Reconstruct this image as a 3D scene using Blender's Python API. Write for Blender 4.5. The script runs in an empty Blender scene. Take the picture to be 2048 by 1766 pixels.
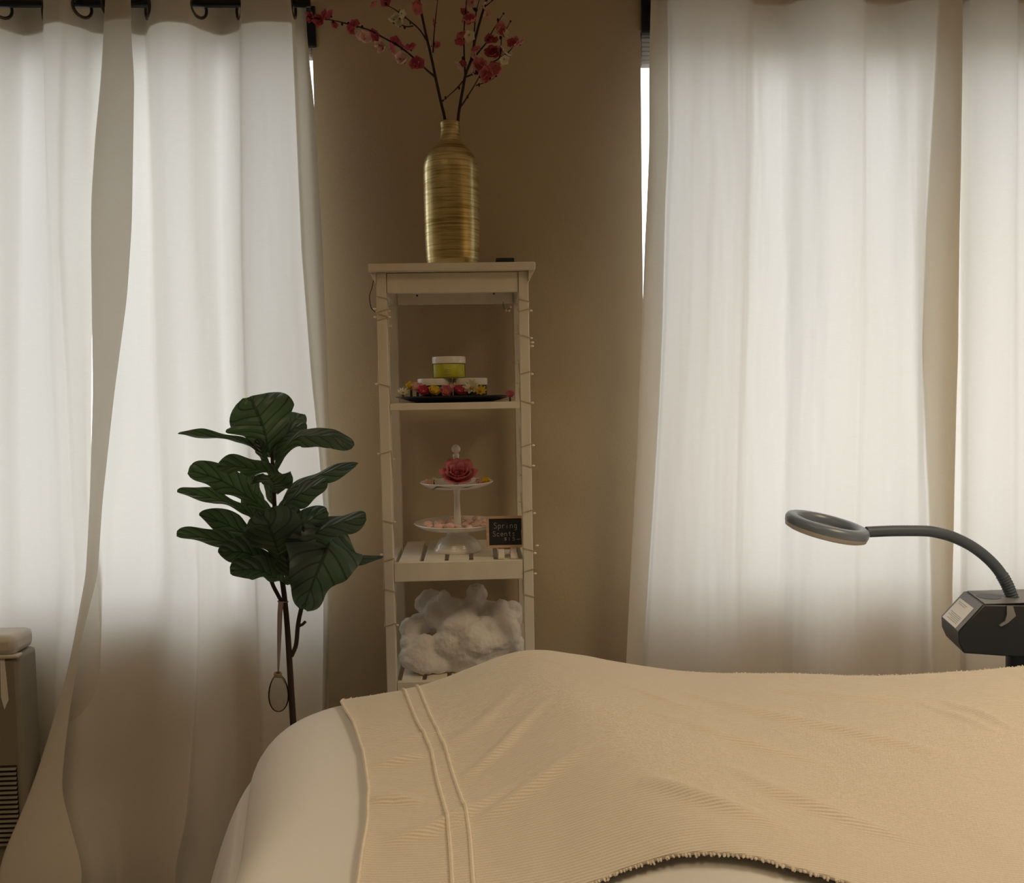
import bpy, bmesh, math, random
import numpy as np
from mathutils import Vector, Matrix, noise

random.seed(7)
rng = np.random.default_rng(7)
PI = math.pi
C = bpy.context.scene.collection
sc = bpy.context.scene

# ------------------------------------------------------------------ camera model
IW, IH = 2048.0, 1766.0
FPX = 1758.0
CZ = 1.396
PSI, TH, RHO = map(math.radians, (2.4, 3.3, 1.05))
CAM = Vector((0, 0, CZ))
Fv = Vector((math.sin(PSI) * math.cos(TH), math.cos(PSI) * math.cos(TH), -math.sin(TH)))
R0 = Vector((math.cos(PSI), -math.sin(PSI), 0))
U0 = R0.cross(Fv)
Rv = R0 * math.cos(RHO) - U0 * math.sin(RHO)
Uv = U0 * math.cos(RHO) + R0 * math.sin(RHO)


def ray(px, py):
    return Fv + Rv * ((px - IW / 2) / FPX) + Uv * ((IH / 2 - py) / FPX)


def U(px, py, Y):
    """world point seen at a photo pixel, on the vertical plane y = Y"""
    d = ray(px, py)
    return CAM + d * (Y / d.y)


def UZ(px, py, Z):
    """world point seen at a photo pixel, on the level plane z = Z"""
    d = ray(px, py)
    return CAM + d * ((Z - CZ) / d.z)


WALL_Y = 2.64
ROD_Y = 2.495


# ------------------------------------------------------------------ materials
def new_mat(name):
    m = bpy.data.materials.new(name)
    m.use_nodes = True
    nt = m.node_tree
    for n in list(nt.nodes):
        nt.nodes.remove(n)
    out = nt.nodes.new('ShaderNodeOutputMaterial')
    return m, nt, out


def col4(c):
    return (c[0], c[1], c[2], 1.0)


def mat(name, c, rough=0.5, metal=0.0, var=0.08, vscale=12.0, bump=0.0, bscale=200.0, stretch=(1, 1, 1),
        spec=0.5, sheen=0.0, coat=0.0, trans=None, emit=None):
    """principled material; colour gently varied by procedural noise, optional noise bump"""
    m, nt, out = new_mat(name)
    b = nt.nodes.new('ShaderNodeBsdfPrincipled')
    b.inputs['Roughness'].default_value = rough
    b.inputs['Metallic'].default_value = metal
    b.inputs['Specular IOR Level'].default_value = spec
    if sheen:
        b.inputs['Sheen Weight'].default_value = sheen
    if coat:
        b.inputs['Coat Weight'].default_value = coat
        b.inputs['Coat Roughness'].default_value = 0.1
    tc = nt.nodes.new('ShaderNodeTexCoord')
    mp = nt.nodes.new('ShaderNodeMapping')
    mp.inputs['Scale'].default_value = stretch
    nt.links.new(tc.outputs['Object'], mp.inputs['Vector'])
    nz = nt.nodes.new('ShaderNodeTexNoise')
    nz.inputs['Scale'].default_value = vscale
    nz.inputs['Detail'].default_value = 4
    nt.links.new(mp.outputs[0], nz.inputs['Vector'])
    rp = nt.nodes.new('ShaderNodeValToRGB')
    rp.color_ramp.elements[0].color = col4([max(0, x * (1 - var)) for x in c])
    rp.color_ramp.elements[1].color = col4([min(1, x * (1 + var)) for x in c])
    rp.color_ramp.elements[0].position = 0.3
    rp.color_ramp.elements[1].position = 0.7
    nt.links.new(nz.outputs['Fac'], rp.inputs[0])
    nt.links.new(rp.outputs[0], b.inputs['Base Color'])
    if bump:
        n2 = nt.nodes.new('ShaderNodeTexNoise')
        n2.inputs['Scale'].default_value = bscale
        n2.inputs['Detail'].default_value = 3
        nt.links.new(mp.outputs[0], n2.inputs['Vector'])
        bp = nt.nodes.new('ShaderNodeBump')
        bp.inputs['Strength'].default_value = bump
        bp.inputs['Distance'].default_value = 0.002
        nt.links.new(n2.outputs['Fac'], bp.inputs['Height'])
        nt.links.new(bp.outputs[0], b.inputs['Normal'])
    last = b.outputs[0]
    if trans:
        t = nt.nodes.new('ShaderNodeBsdfTranslucent')
        t.inputs['Color'].default_value = col4(trans[0])
        mx = nt.nodes.new('ShaderNodeMixShader')
        mx.inputs[0].default_value = trans[1]
        nt.links.new(last, mx.inputs[1])
        nt.links.new(t.outputs[0], mx.inputs[2])
        last = mx.outputs[0]
    nt.links.new(last, out.inputs['Surface'])
    return m


def curtain_mat(name='curtain_cotton', through=0.46):
    m, nt, out = new_mat(name)
    tc = nt.nodes.new('ShaderNodeTexCoord')
    mp = nt.nodes.new('ShaderNodeMapping')
    mp.inputs['Scale'].default_value = (60, 60, 900)
    nt.links.new(tc.outputs['Object'], mp.inputs['Vector'])
    nz = nt.nodes.new('ShaderNodeTexNoise')
    nz.inputs['Scale'].default_value = 1.0
    nz.inputs['Detail'].default_value = 2
    nt.links.new(mp.outputs[0], nz.inputs['Vector'])
    rp = nt.nodes.new('ShaderNodeValToRGB')
    rp.color_ramp.elements[0].color = (0.81, 0.775, 0.70, 1)
    rp.color_ramp.elements[1].color = (0.87, 0.84, 0.77, 1)
    nt.links.new(nz.outputs['Fac'], rp.inputs[0])
    bp = nt.nodes.new('ShaderNodeBump')
    bp.inputs['Strength'].default_value = 0.15
    bp.inputs['Distance'].default_value = 0.001
    nt.links.new(nz.outputs['Fac'], bp.inputs['Height'])
    d = nt.nodes.new('ShaderNodeBsdfDiffuse')
    t = nt.nodes.new('ShaderNodeBsdfTranslucent')
    nt.links.new(rp.outputs[0], d.inputs['Color'])
    nt.links.new(rp.outputs[0], t.inputs['Color'])
    nt.links.new(bp.outputs[0], d.inputs['Normal'])
    mx = nt.nodes.new('ShaderNodeMixShader')
    mx.inputs[0].default_value = through
    nt.links.new(d.outputs[0], mx.inputs[1])
    nt.links.new(t.outputs[0], mx.inputs[2])
    nt.links.new(mx.outputs[0], out.inputs['Surface'])
    return m


def clear_mat(name, tint, gloss=0.12, rough=0.03):
    """thin clear sheet: transparent with a fresnel reflection"""
    m, nt, out = new_mat(name)
    tr = nt.nodes.new('ShaderNodeBsdfTransparent')
    tr.inputs['Color'].default_value = col4(tint)
    gl = nt.nodes.new('ShaderNodeBsdfGlossy')
    gl.inputs['Roughness'].default_value = rough
    lw = nt.nodes.new('ShaderNodeLayerWeight')
    lw.inputs['Blend'].default_value = gloss
    mx = nt.nodes.new('ShaderNodeMixShader')
    nt.links.new(lw.outputs['Fresnel'], mx.inputs[0])
    nt.links.new(tr.outputs[0], mx.inputs[1])
    nt.links.new(gl.outputs[0], mx.inputs[2])
    nt.links.new(mx.outputs[0], out.inputs['Surface'])
    return m


def rib_mat(name, c, period, strength, axis=1, skew=0.0):
    """ribbed woven cotton: fine raised ribs with a broken twill along them"""
    m, nt, out = new_mat(name)
    b = nt.nodes.new('ShaderNodeBsdfPrincipled')
    b.inputs['Roughness'].default_value = 0.95
    b.inputs['Specular IOR Level'].default_value = 0.1
    b.inputs['Sheen Weight'].default_value = 0.15
    uv = nt.nodes.new('ShaderNodeUVMap')
    uv.uv_map = 'UVMap'
    sep = nt.nodes.new('ShaderNodeSeparateXYZ')
    nt.links.new(uv.outputs[0], sep.inputs[0])

    def mth(op, a, bb=None):
        n = nt.nodes.new('ShaderNodeMath')
        n.operation = op
        for i, v in enumerate((a, bb)):
            if v is None:
                continue
            if isinstance(v, (int, float)):
                n.inputs[i].default_value = v
            else:
                nt.links.new(v, n.inputs[i])
        return n.outputs[0]
    a, o = (sep.outputs[1], sep.outputs[0]) if axis == 1 else (sep.outputs[0], sep.outputs[1])
    nz = nt.nodes.new('ShaderNodeTexNoise')
    nz.inputs['Scale'].default_value = 9
    nt.links.new(uv.outputs[0], nz.inputs['Vector'])
    wob = mth('MULTIPLY', nz.outputs['Fac'], 0.005)
    pos = mth('ADD', mth('ADD', a, mth('MULTIPLY', o, skew)), wob)
    rib = mth('SINE', mth('MULTIPLY', pos, 2 * PI / period))
    tw = mth('SINE', mth('ADD', mth('MULTIPLY', o, 2 * PI / (period * 0.8)), mth('MULTIPLY', pos, 2 * PI / (period * 2))))
    hgt = mth('ADD', mth('MULTIPLY', rib, 0.5), mth('MULTIPLY', tw, 0.06))
    bp = nt.nodes.new('ShaderNodeBump')
    bp.inputs['Strength'].default_value = strength
    bp.inputs['Distance'].default_value = 0.0022
    nt.links.new(hgt, bp.inputs['Height'])
    nt.links.new(bp.outputs[0], b.inputs['Normal'])
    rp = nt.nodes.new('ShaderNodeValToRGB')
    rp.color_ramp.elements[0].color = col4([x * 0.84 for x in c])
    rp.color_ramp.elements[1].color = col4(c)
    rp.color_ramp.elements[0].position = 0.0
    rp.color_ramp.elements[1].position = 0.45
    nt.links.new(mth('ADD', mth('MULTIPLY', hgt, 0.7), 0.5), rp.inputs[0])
    nt.links.new(rp.outputs[0], b.inputs['Base Color'])
    nt.links.new(b.outputs[0], out.inputs['Surface'])
    return m


def leaf_mat():
    m, nt, out = new_mat('fig_leaf')
    uv = nt.nodes.new('ShaderNodeUVMap')
    uv.uv_map = 'UVMap'
    sep = nt.nodes.new('ShaderNodeSeparateXYZ')
    nt.links.new(uv.outputs[0], sep.inputs[0])

    def mth(op, a, bb=None):
        n = nt.nodes.new('ShaderNodeMath')
        n.operation = op
        for i, v in enumerate((a, bb)):
            if v is None:
                continue
            if isinstance(v, (int, float)):
                n.inputs[i].default_value = v
            else:
                nt.links.new(v, n.inputs[i])
        return n.outputs[0]
    au = mth('ABSOLUTE', sep.outputs[0])
    fr = mth('FRACT', mth('SUBTRACT', mth('MULTIPLY', sep.outputs[1], 7.0), mth('MULTIPLY', au, 1.6)))
    side = mth('LESS_THAN', mth('ABSOLUTE', mth('SUBTRACT', fr, 0.5)), 0.075)
    mid = mth('LESS_THAN', au, 0.05)
    vein = mth('MAXIMUM', side, mid)
    soft = mth('ABSOLUTE', mth('SUBTRACT', fr, 0.5))
    b = nt.nodes.new('ShaderNodeBsdfPrincipled')
    b.inputs['Roughness'].default_value = 0.42
    b.inputs['Specular IOR Level'].default_value = 0.45
    mixc = nt.nodes.new('ShaderNodeMix')
    mixc.data_type = 'RGBA'
    mixc.inputs['A'].default_value = (0.038, 0.062, 0.062, 1)
    mixc.inputs['B'].default_value = (0.022, 0.036, 0.034, 1)
    nt.links.new(vein, mixc.inputs['Factor'])
    nt.links.new(mixc.outputs['Result'], b.inputs['Base Color'])
    bp = nt.nodes.new('ShaderNodeBump')
    bp.inputs['Strength'].default_value = 1.0
    bp.inputs['Distance'].default_value = 0.006
    nt.links.new(soft, bp.inputs['Height'])
    nt.links.new(bp.outputs[0], b.inputs['Normal'])
    t = nt.nodes.new('ShaderNodeBsdfTranslucent')
    t2 = nt.nodes.new('ShaderNodeMix')
    t2.data_type = 'RGBA'
    t2.inputs['A'].default_value = (0.17, 0.27, 0.09, 1)
    t2.inputs['B'].default_value = (0.05, 0.10, 0.03, 1)
    nt.links.new(vein, t2.inputs['Factor'])
    nt.links.new(t2.outputs['Result'], t.inputs['Color'])
    mx = nt.nodes.new('ShaderNodeMixShader')
    mx.inputs[0].default_value = 0.28
    nt.links.new(b.outputs[0], mx.inputs[1])
    nt.links.new(t.outputs[0], mx.inputs[2])
    nt.links.new(mx.outputs[0], out.inputs['Surface'])
    return m


M = {}
M['wall'] = mat('tan_wall_paint', (0.485, 0.39, 0.258), 0.85, var=0.03, vscale=3, bump=0.35, bscale=160, spec=0.2)
M['ceiling'] = mat('ceiling_paint', (0.62, 0.55, 0.45), 0.9, var=0.02)
M['floor'] = mat('dark_wood_floor', (0.085, 0.035, 0.02), 0.4, var=0.35, vscale=3, stretch=(1, 14, 1))
M['curtain'] = curtain_mat()
M['header'] = curtain_mat('stiffened_header_cotton', 0.10)
M['glass'] = clear_mat('window_glass', (0.97, 0.985, 1.0))
M['vinyl'] = mat('white_vinyl', (0.75, 0.75, 0.74), 0.45, var=0.02)
M['darkrail'] = mat('dark_headrail', (0.025, 0.03, 0.04), 0.5)
M['blind'] = mat('pale_blind_fabric', (0.72, 0.70, 0.68), 0.8, trans=((0.8, 0.78, 0.76), 0.45))
M['rod'] = mat('dark_rod_metal', (0.02, 0.022, 0.026), 0.35, metal=0.6)
M['ring'] = mat('bronze_ring', (0.10, 0.085, 0.07), 0.3, metal=0.8)
M['white_wood'] = mat('white_stained_wood', (0.72, 0.67, 0.565), 0.5, var=0.04, vscale=5, stretch=(6, 6, 0.6))
M['gold'] = None
M['twig'] = mat('dark_twig', (0.030, 0.016, 0.012), 0.8, var=0.3, vscale=60, bump=0.5, bscale=300)
M['petal_pink'] = mat('deep_pink_petal', (0.46, 0.09, 0.13), 0.7, var=0.2, vscale=60, trans=((0.6, 0.12, 0.16), 0.35))
M['petal_rose'] = mat('mid_pink_petal', (0.70, 0.24, 0.27), 0.7, var=0.15, vscale=60, trans=((0.7, 0.25, 0.28), 0.35))
M['petal_pale'] = mat('pale_pink_petal', (0.80, 0.55, 0.50), 0.7, var=0.1, vscale=60, trans=((0.8, 0.55, 0.48), 0.35))
M['petal_cream'] = mat('cream_petal', (0.80, 0.76, 0.58), 0.7, var=0.1, vscale=60, trans=((0.8, 0.76, 0.55), 0.3))
M['petal_yellow'] = mat('yellow_petal', (0.80, 0.62, 0.05), 0.7, var=0.1, vscale=60, trans=((0.8, 0.6, 0.05), 0.3))
M['petal_magenta'] = mat('magenta_petal', (0.60, 0.06, 0.16), 0.7, var=0.15, vscale=60, trans=((0.6, 0.08, 0.16), 0.3))
M['stamen'] = mat('stamen', (0.45, 0.25, 0.06), 0.8)
M['sepal'] = mat('green_sepal', (0.06, 0.09, 0.03), 0.7)
M['leaf'] = leaf_mat()
M['bark'] = mat('brown_bark', (0.035, 0.020, 0.014), 0.85, var=0.3, vscale=40, bump=0.5, bscale=120, stretch=(1, 1, 0.3))
M['pot'] = mat('charcoal_pot', (0.05, 0.05, 0.05), 0.6)
M['soil'] = mat('soil', (0.03, 0.02, 0.014), 0.95, var=0.4, vscale=80, bump=0.8, bscale=150)
M['eggglass'] = clear_mat('egg_glass', (0.84, 0.82, 0.78), 0.13)
M['ribbon'] = mat('mauve_ribbon', (0.42, 0.33, 0.33), 0.6, trans=((0.5, 0.4, 0.4), 0.4))
M['cord'] = mat('jute_cord', (0.22, 0.16, 0.10), 0.9)
M['black'] = mat('black_plastic', (0.016, 0.022, 0.028), 0.45)
M['lampgrey'] = mat('grey_blue_plastic', (0.17, 0.22, 0.29), 0.32, spec=0.6)
M['armgrey'] = mat('charcoal_gooseneck', (0.08, 0.11, 0.15), 0.5)
M['boxtop'] = mat('dark_grey_plastic', (0.17, 0.17, 0.18), 0.5)
M['diffuser'] = mat('frosted_diffuser', (0.62, 0.60, 0.58), 0.5)
M['paper'] = mat('white_paper', (0.82, 0.81, 0.78), 0.7, var=0.02)
M['print'] = mat('grey_print', (0.35, 0.35, 0.36), 0.8)
M['steel'] = mat('grey_bracket', (0.30, 0.31, 0.32), 0.35, metal=0.5)
M['sheet'] = mat('white_bed_sheet', (0.70, 0.705, 0.72), 0.9, var=0.02, vscale=4, bump=0.12, bscale=900, spec=0.15, sheen=0.1)
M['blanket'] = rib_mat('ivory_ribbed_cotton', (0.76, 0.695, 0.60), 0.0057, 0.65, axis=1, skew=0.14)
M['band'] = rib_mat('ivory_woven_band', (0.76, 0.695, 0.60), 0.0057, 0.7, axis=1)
M['piping'] = mat('ivory_piping', (0.77, 0.705, 0.61), 0.95, var=0.05, vscale=90, bump=0.4, bscale=500)
M['fringe'] = mat('ivory_fringe', (0.76, 0.695, 0.60), 0.95, var=0.08, vscale=90)
M['bedframe'] = mat('bed_vinyl', (0.35, 0.28, 0.22), 0.6)
M['woodleg'] = mat('beech_leg', (0.42, 0.27, 0.14), 0.5, var=0.15, stretch=(8, 8, 1))
M['cotton'] = mat('cotton_fluff', (0.84, 0.81, 0.77), 1.0, var=0.05, vscale=20, bump=0.8, bscale=260, spec=0.05, sheen=0.4,
                  trans=((0.84, 0.81, 0.77), 0.25))
M['tray'] = mat('black_tray', (0.010, 0.010, 0.011), 0.3)
M['ceramic'] = mat('white_ceramic', (0.80, 0.77, 0.71), 0.22, var=0.03, coat=0.4)
M['lid'] = mat('white_lid', (0.78, 0.73, 0.66), 0.4, var=0.02)
M['jar_clear'] = clear_mat('clear_jar', (0.95, 0.95, 0.95), 0.10)
M['lime'] = mat('lime_cream', (0.60, 0.60, 0.03), 0.4, var=0.1, vscale=30)
M['navy'] = mat('navy_scrub', (0.02, 0.03, 0.045), 0.4, var=0.3, vscale=60)
M['plum'] = mat('plum_scrub', (0.10, 0.055, 0.065), 0.5, var=0.3, vscale=80)
M['quartz'] = mat('pink_stone', (0.74, 0.50, 0.42), 0.35, var=0.12, vscale=30, coat=0.2)
M['frame'] = mat('pale_wood_frame', (0.52, 0.36, 0.22), 0.6, var=0.15, vscale=10, stretch=(2, 2, 12))
M['chalkboard'] = mat('chalkboard', (0.012, 0.013, 0.014), 0.75, var=0.2)
M['chalk'] = mat('white_chalk', (0.42, 0.43, 0.43), 0.95, var=0.2, vscale=400)
M['card'] = mat('pale_card', (0.70, 0.66, 0.60), 0.7)
M['wire'] = mat('copper_wire', (0.55, 0.43, 0.28), 0.4)
M['bead'] = mat('clear_bead', (0.85, 0.75, 0.60), 0.15, coat=0.5)
M['cable'] = mat('dark_cable', (0.03, 0.025, 0.02), 0.6)
M['appl'] = mat('beige_appliance', (0.27, 0.25, 0.20), 0.45, var=0.03)
M['applcap'] = mat('pale_appliance_cap', (0.62, 0.58, 0.53), 0.4, var=0.03)
M['applgrille'] = mat('dark_grille', (0.035, 0.03, 0.025), 0.6)


def gold_mat():
    m, nt, out = new_mat('brushed_gold')
    b = nt.nodes.new('ShaderNodeBsdfPrincipled')
    b.inputs['Metallic'].default_value = 0.9
    b.inputs['Roughness'].default_value = 0.30
    tc = nt.nodes.new('ShaderNodeTexCoord')
    mp = nt.nodes.new('ShaderNodeMapping')
    mp.inputs['Scale'].default_value = (9, 9, 260)
    nt.links.new(tc.outputs['Object'], mp.inputs['Vector'])
    nz = nt.nodes.new('ShaderNodeTexNoise')
    nz.inputs['Scale'].default_value = 1
    nz.inputs['Detail'].default_value = 5
    nz.inputs['Roughness'].default_value = 0.65
    nt.links.new(mp.outputs[0], nz.inputs['Vector'])
    rp = nt.nodes.new('ShaderNodeValToRGB')
    e = rp.color_ramp.elements
    e[0].position, e[0].color = 0.36, (0.40, 0.30, 0.10, 1)
    e[1].position, e[1].color = 0.55, (0.80, 0.66, 0.33, 1)
    nt.links.new(nz.outputs['Fac'], rp.inputs[0])
    nt.links.new(rp.outputs[0], b.inputs['Base Color'])
    bp = nt.nodes.new('ShaderNodeBump')
    bp.inputs['Strength'].default_value = 0.25
    bp.inputs['Distance'].default_value = 0.001
    nt.links.new(nz.outputs['Fac'], bp.inputs['Height'])
    nt.links.new(bp.outputs[0], b.inputs['Normal'])
    nt.links.new(b.outputs[0], out.inputs['Surface'])
    return m


M['gold'] = gold_mat()

# ------------------------------------------------------------------ mesh helpers
WL = {}          # world location of every root


def rot_between(d):
    return Vector(d).normalized().to_track_quat('Z', 'Y').to_matrix()


class MB:
    def __init__(s):
        s.v, s.f, s.uv = [], [], {}

    def add(s, verts, faces):
        o = len(s.v)
        s.v += [Vector(p) for p in verts]
        s.f += [tuple(i + o for i in f) for f in faces]
        return s

    def box(s, a, b, rot=None, about=None):
        (x0, y0, z0), (x1, y1, z1) = a, b
        vs = [Vector((x, y, z)) for z in (z0, z1) for y in (y0, y1) for x in (x0, x1)]
        if rot is not None:
            c = about or Vector(((x0 + x1) / 2, (y0 + y1) / 2, (z0 + z1) / 2))
            vs = [c + rot @ (p - c) for p in vs]
        return s.add(vs, [(0, 2, 3, 1), (4, 5, 7, 6), (0, 1, 5, 4), (2, 6, 7, 3), (0, 4, 6, 2), (1, 3, 7, 5)])

    def prism(s, poly, vec):
        n = len(poly)
        vec = Vector(vec)
        vs = [Vector(p) for p in poly] + [Vector(p) + vec for p in poly]
        fs = [tuple(range(n)), tuple(range(2 * n - 1, n - 1, -1))]
        fs += [(i, i + n, (i + 1) % n + n, (i + 1) % n) for i in range(n)]
        return s.add(vs, fs)

    def lathe(s, prof, c, n=48, sx=1.0, sy=1.0, cap=True, rot=None):
        """prof: list of (r, z); c: the axis base point"""
        c = Vector(c)
        vs, fs = [], []
        for r, z in prof:
            for i in range(n):
                a = 2 * PI * i / n
                p = Vector((r * sx * math.cos(a), r * sy * math.sin(a), z))
                if rot is not None:
                    p = rot @ p
                vs.append(c + p)
        for j in range(len(prof) - 1):
            for i in range(n):
                k = (i + 1) % n
                fs.append((j * n + i, j * n + k, (j + 1) * n + k, (j + 1) * n + i))
        if cap:
            fs.append(tuple(range(n - 1, -1, -1)))
            fs.append(tuple(range((len(prof) - 1) * n, len(prof) * n)))
        return s.add(vs, fs)

    def tube(s, pts, r, n=8, cap=True):
        pts = [Vector(p) for p in pts]
        m = len(pts)
        rr = r if isinstance(r, (list, tuple)) else [r] * m
        T = []
        for i in range(m):
            t = pts[min(i + 1, m - 1)] - pts[max(i - 1, 0)]
            T.append(t.normalized() if t.length > 1e-9 else Vector((0, 0, 1)))
        u = T[0].orthogonal().normalized()
        vs, fs = [], []
        for i in range(m):
            u = (u - T[i] * u.dot(T[i]))
            u = u.normalized() if u.length > 1e-6 else T[i].orthogonal().normalized()
            w = T[i].cross(u)
            for k in range(n):
                a = 2 * PI * k / n
                vs.append(pts[i] + (u * math.cos(a) + w * math.sin(a)) * rr[i])
        for i in range(m - 1):
            for k in range(n):
                q = (k + 1) % n
                fs.append((i * n + k, i * n + q, (i + 1) * n + q, (i + 1) * n + k))
        if cap:
            fs.append(tuple(range(n - 1, -1, -1)))
            fs.append(tuple(range((m - 1) * n, m * n)))
        return s.add(vs, fs)

    def ball(s, c, r, n=12, m=8, sc_=(1, 1, 1), rot=None):
        c = Vector(c)
        vs, fs = [], []
        for j in range(m + 1):
            t = PI * j / m
            for i in range(n):
                a = 2 * PI * i / n
                p = Vector((math.sin(t) * math.cos(a) * sc_[0], math.sin(t) * math.sin(a) * sc_[1], -math.cos(t) * sc_[2])) * r
                if rot is not None:
                    p = rot @ p
                vs.append(c + p)
        for j in range(m):
            for i in range(n):
                k = (i + 1) % n
                fs.append((j * n + i, j * n + k, (j + 1) * n + k, (j + 1) * n + i))
        return s.add(vs, fs)

    def torus(s, c, R, r, normal=(0, 0, 1), n=32, m=10, sx=1.0):
        c = Vector(c)
        q = rot_between(normal)
        vs, fs = [], []
        for i in range(n):
            a = 2 * PI * i / n
            for k in range(m):
                b = 2 * PI * k / m
                p = Vector(((R + r * math.cos(b)) * math.cos(a), (R + r * math.cos(b)) * math.sin(a), r * sx * math.sin(b)))
                vs.append(c + q @ p)
        for i in range(n):
            for k in range(m):
                i2, k2 = (i + 1) % n, (k + 1) % m
                fs.append((i * m + k, i2 * m + k, i2 * m + k2, i * m + k2))
        return s.add(vs, fs)

    def grid(s, P, uvs=None, mask=None):
        """P: array (rows, cols, 3)"""
        nr, nc = P.shape[:2]
        o = len(s.v)
        s.v += [Vector(p) for p in P.reshape(-1, 3)]
        if uvs is not None:
            for i, q in enumerate(uvs.reshape(-1, 2)):
                s.uv[o + i] = (float(q[0]), float(q[1]))
        for j in range(nr - 1):
            for i in range(nc - 1):
                if mask is not None and not mask[j, i]:
                    continue
                s.f.append((o + j * nc + i, o + j * nc + i + 1, o + (j + 1) * nc + i + 1, o + (j + 1) * nc + i))
        return s


def obj(name, mb, material, parent=None, smooth=40, bevel=0.0, solid=0.0, sub=0, loc=None, kind=None, label=None):
    base = WL[parent.name] if parent is not None else Vector(loc or (0, 0, 0))
    me = bpy.data.meshes.new(name)
    me.from_pydata([tuple(p - base) for p in mb.v], [], mb.f)
    me.update()
    bm = bmesh.new()
    bm.from_mesh(me)
    bmesh.ops.recalc_face_normals(bm, faces=bm.faces)
    bm.to_mesh(me)
    bm.free()
    if mb.uv:
        ul = me.uv_layers.new(name='UVMap')
        for lp in me.loops:
            ul.data[lp.index].uv = mb.uv.get(lp.vertex_index, (0, 0))
    if smooth:
        me.polygons.foreach_set('use_smooth', [True] * len(me.polygons))
        me.set_sharp_from_angle(angle=math.radians(smooth))
    me.materials.append(material)
    o = bpy.data.objects.new(name, me)
    C.objects.link(o)
    if parent is not None:
        o.parent = parent
        WL[o.name] = Vector(base)
    else:
        o.location = base
        WL[o.name] = Vector(base)
    if bevel:
        md = o.modifiers.new('bevel', 'BEVEL')
        md.width = bevel
        md.segments = 2
        md.limit_method = 'ANGLE'
        md.angle_limit = math.radians(50)
    if solid:
        md = o.modifiers.new('solid', 'SOLIDIFY')
        md.thickness = solid
        md.offset = 0
    if sub:
        md = o.modifiers.new('sub', 'SUBSURF')
        md.levels = sub
        md.render_levels = sub
    if kind:
        o['kind'] = kind
    if label:
        o['label'] = label
    return o


def thing(name, label, cat, loc=(0, 0, 0), group=None):
    o = bpy.data.objects.new(name, None)
    C.objects.link(o)
    o.location = loc
    o.empty_display_size = 0.05
    WL[o.name] = Vector(loc)
    tag(o, label, cat, group)
    return o


def tag(o, label, cat, group=None, kind=None):
    o['label'] = label
    o['category'] = cat
    if group:
        o['group'] = group
    if kind:
        o['kind'] = kind
    return o


def struct(name, mb, m, parent=None, **k):
    return obj(name, mb, m, parent, kind='structure', **k)


def pchip(x, y, xi):
    """monotone cubic through columns; y may be (n, k)"""
    x = np.asarray(x, float)
    y = np.asarray(y, float)
    if y.ndim == 1:
        y = y[:, None]
    h = np.diff(x)
    dl = np.diff(y, axis=0) / h[:, None]
    n = len(x)
    d = np.zeros_like(y)
    for i in range(1, n - 1):
        w1, w2 = 2 * h[i] + h[i - 1], h[i] + 2 * h[i - 1]
        a, b = dl[i - 1], dl[i]
        ok = (a * b) > 0
        with np.errstate(divide='ignore', invalid='ignore'):
            v = (w1 + w2) / (w1 / a + w2 / b)
        d[i] = np.where(ok, v, 0)
    d[0], d[-1] = dl[0], dl[-1]
    k = np.clip(np.searchsorted(x, xi, side='right') - 1, 0, n - 2)
    t = ((xi - x[k]) / h[k])[:, None]
    hk = h[k][:, None]
    t2, t3 = t * t, t * t * t
    return (2 * t3 - 3 * t2 + 1) * y[k] + (t3 - 2 * t2 + t) * hk * d[k] + (-2 * t3 + 3 * t2) * y[k + 1] + (t3 - t2) * hk * d[k + 1]


def vnoise(x, y, z=0.0):
    return noise.noise(Vector((x, y, z)))


# ------------------------------------------------------------------ room shell
X0, X1, Y0, Z1 = -2.3, 2.5, -1.7, 2.78
WT = 0.16
wl_r = U(627, 170, WALL_Y).x        # right jamb of the left window
wr_l = U(1283, 300, WALL_Y).x       # left jamb of the right window
SILL, HEAD = 0.80, U(1290, 66, WALL_Y + 0.02).z
L_W, R_W = (-2.05, wl_r), (wr_l, 2.25)

mb = MB()
ya, yb = WALL_Y, WALL_Y + WT
for (a, b) in ((X0 - WT, L_W[0]), (L_W[1], R_W[0]), (R_W[1], X1 + WT)):
    mb.box((a, ya, 0), (b, yb, Z1))
for (a, b) in (L_W, R_W):
    mb.box((a, ya, 0), (b, yb, SILL))
    mb.box((a, ya, HEAD), (b, yb, Z1))
struct('wall_back', mb, M['wall'], smooth=0)
struct('wall_left', MB().box((X0 - WT, Y0, 0), (X0, ya, Z1)), M['wall'], smooth=0)
struct('wall_right', MB().box((X1, Y0, 0), (X1 + WT, ya, Z1)), M['wall'], smooth=0)
struct('wall_front', MB().box((X0 - WT, Y0 - WT, 0), (X1 + WT, Y0, Z1)), M['wall'], smooth=0)
struct('floor', MB().box((X0 - WT, Y0 - WT, -0.1), (X1 + WT, yb, 0)), M['floor'], smooth=0)
struct('ceiling', MB().box((X0 - WT, Y0 - WT, Z1), (X1 + WT, yb, Z1 + 0.1)), M['ceiling'], smooth=0)
struct('baseboard_back', MB().box((L_W[0], ya - 0.014, 0), (X1, ya, 0.10)), M['vinyl'], smooth=0, bevel=0.004)

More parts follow.
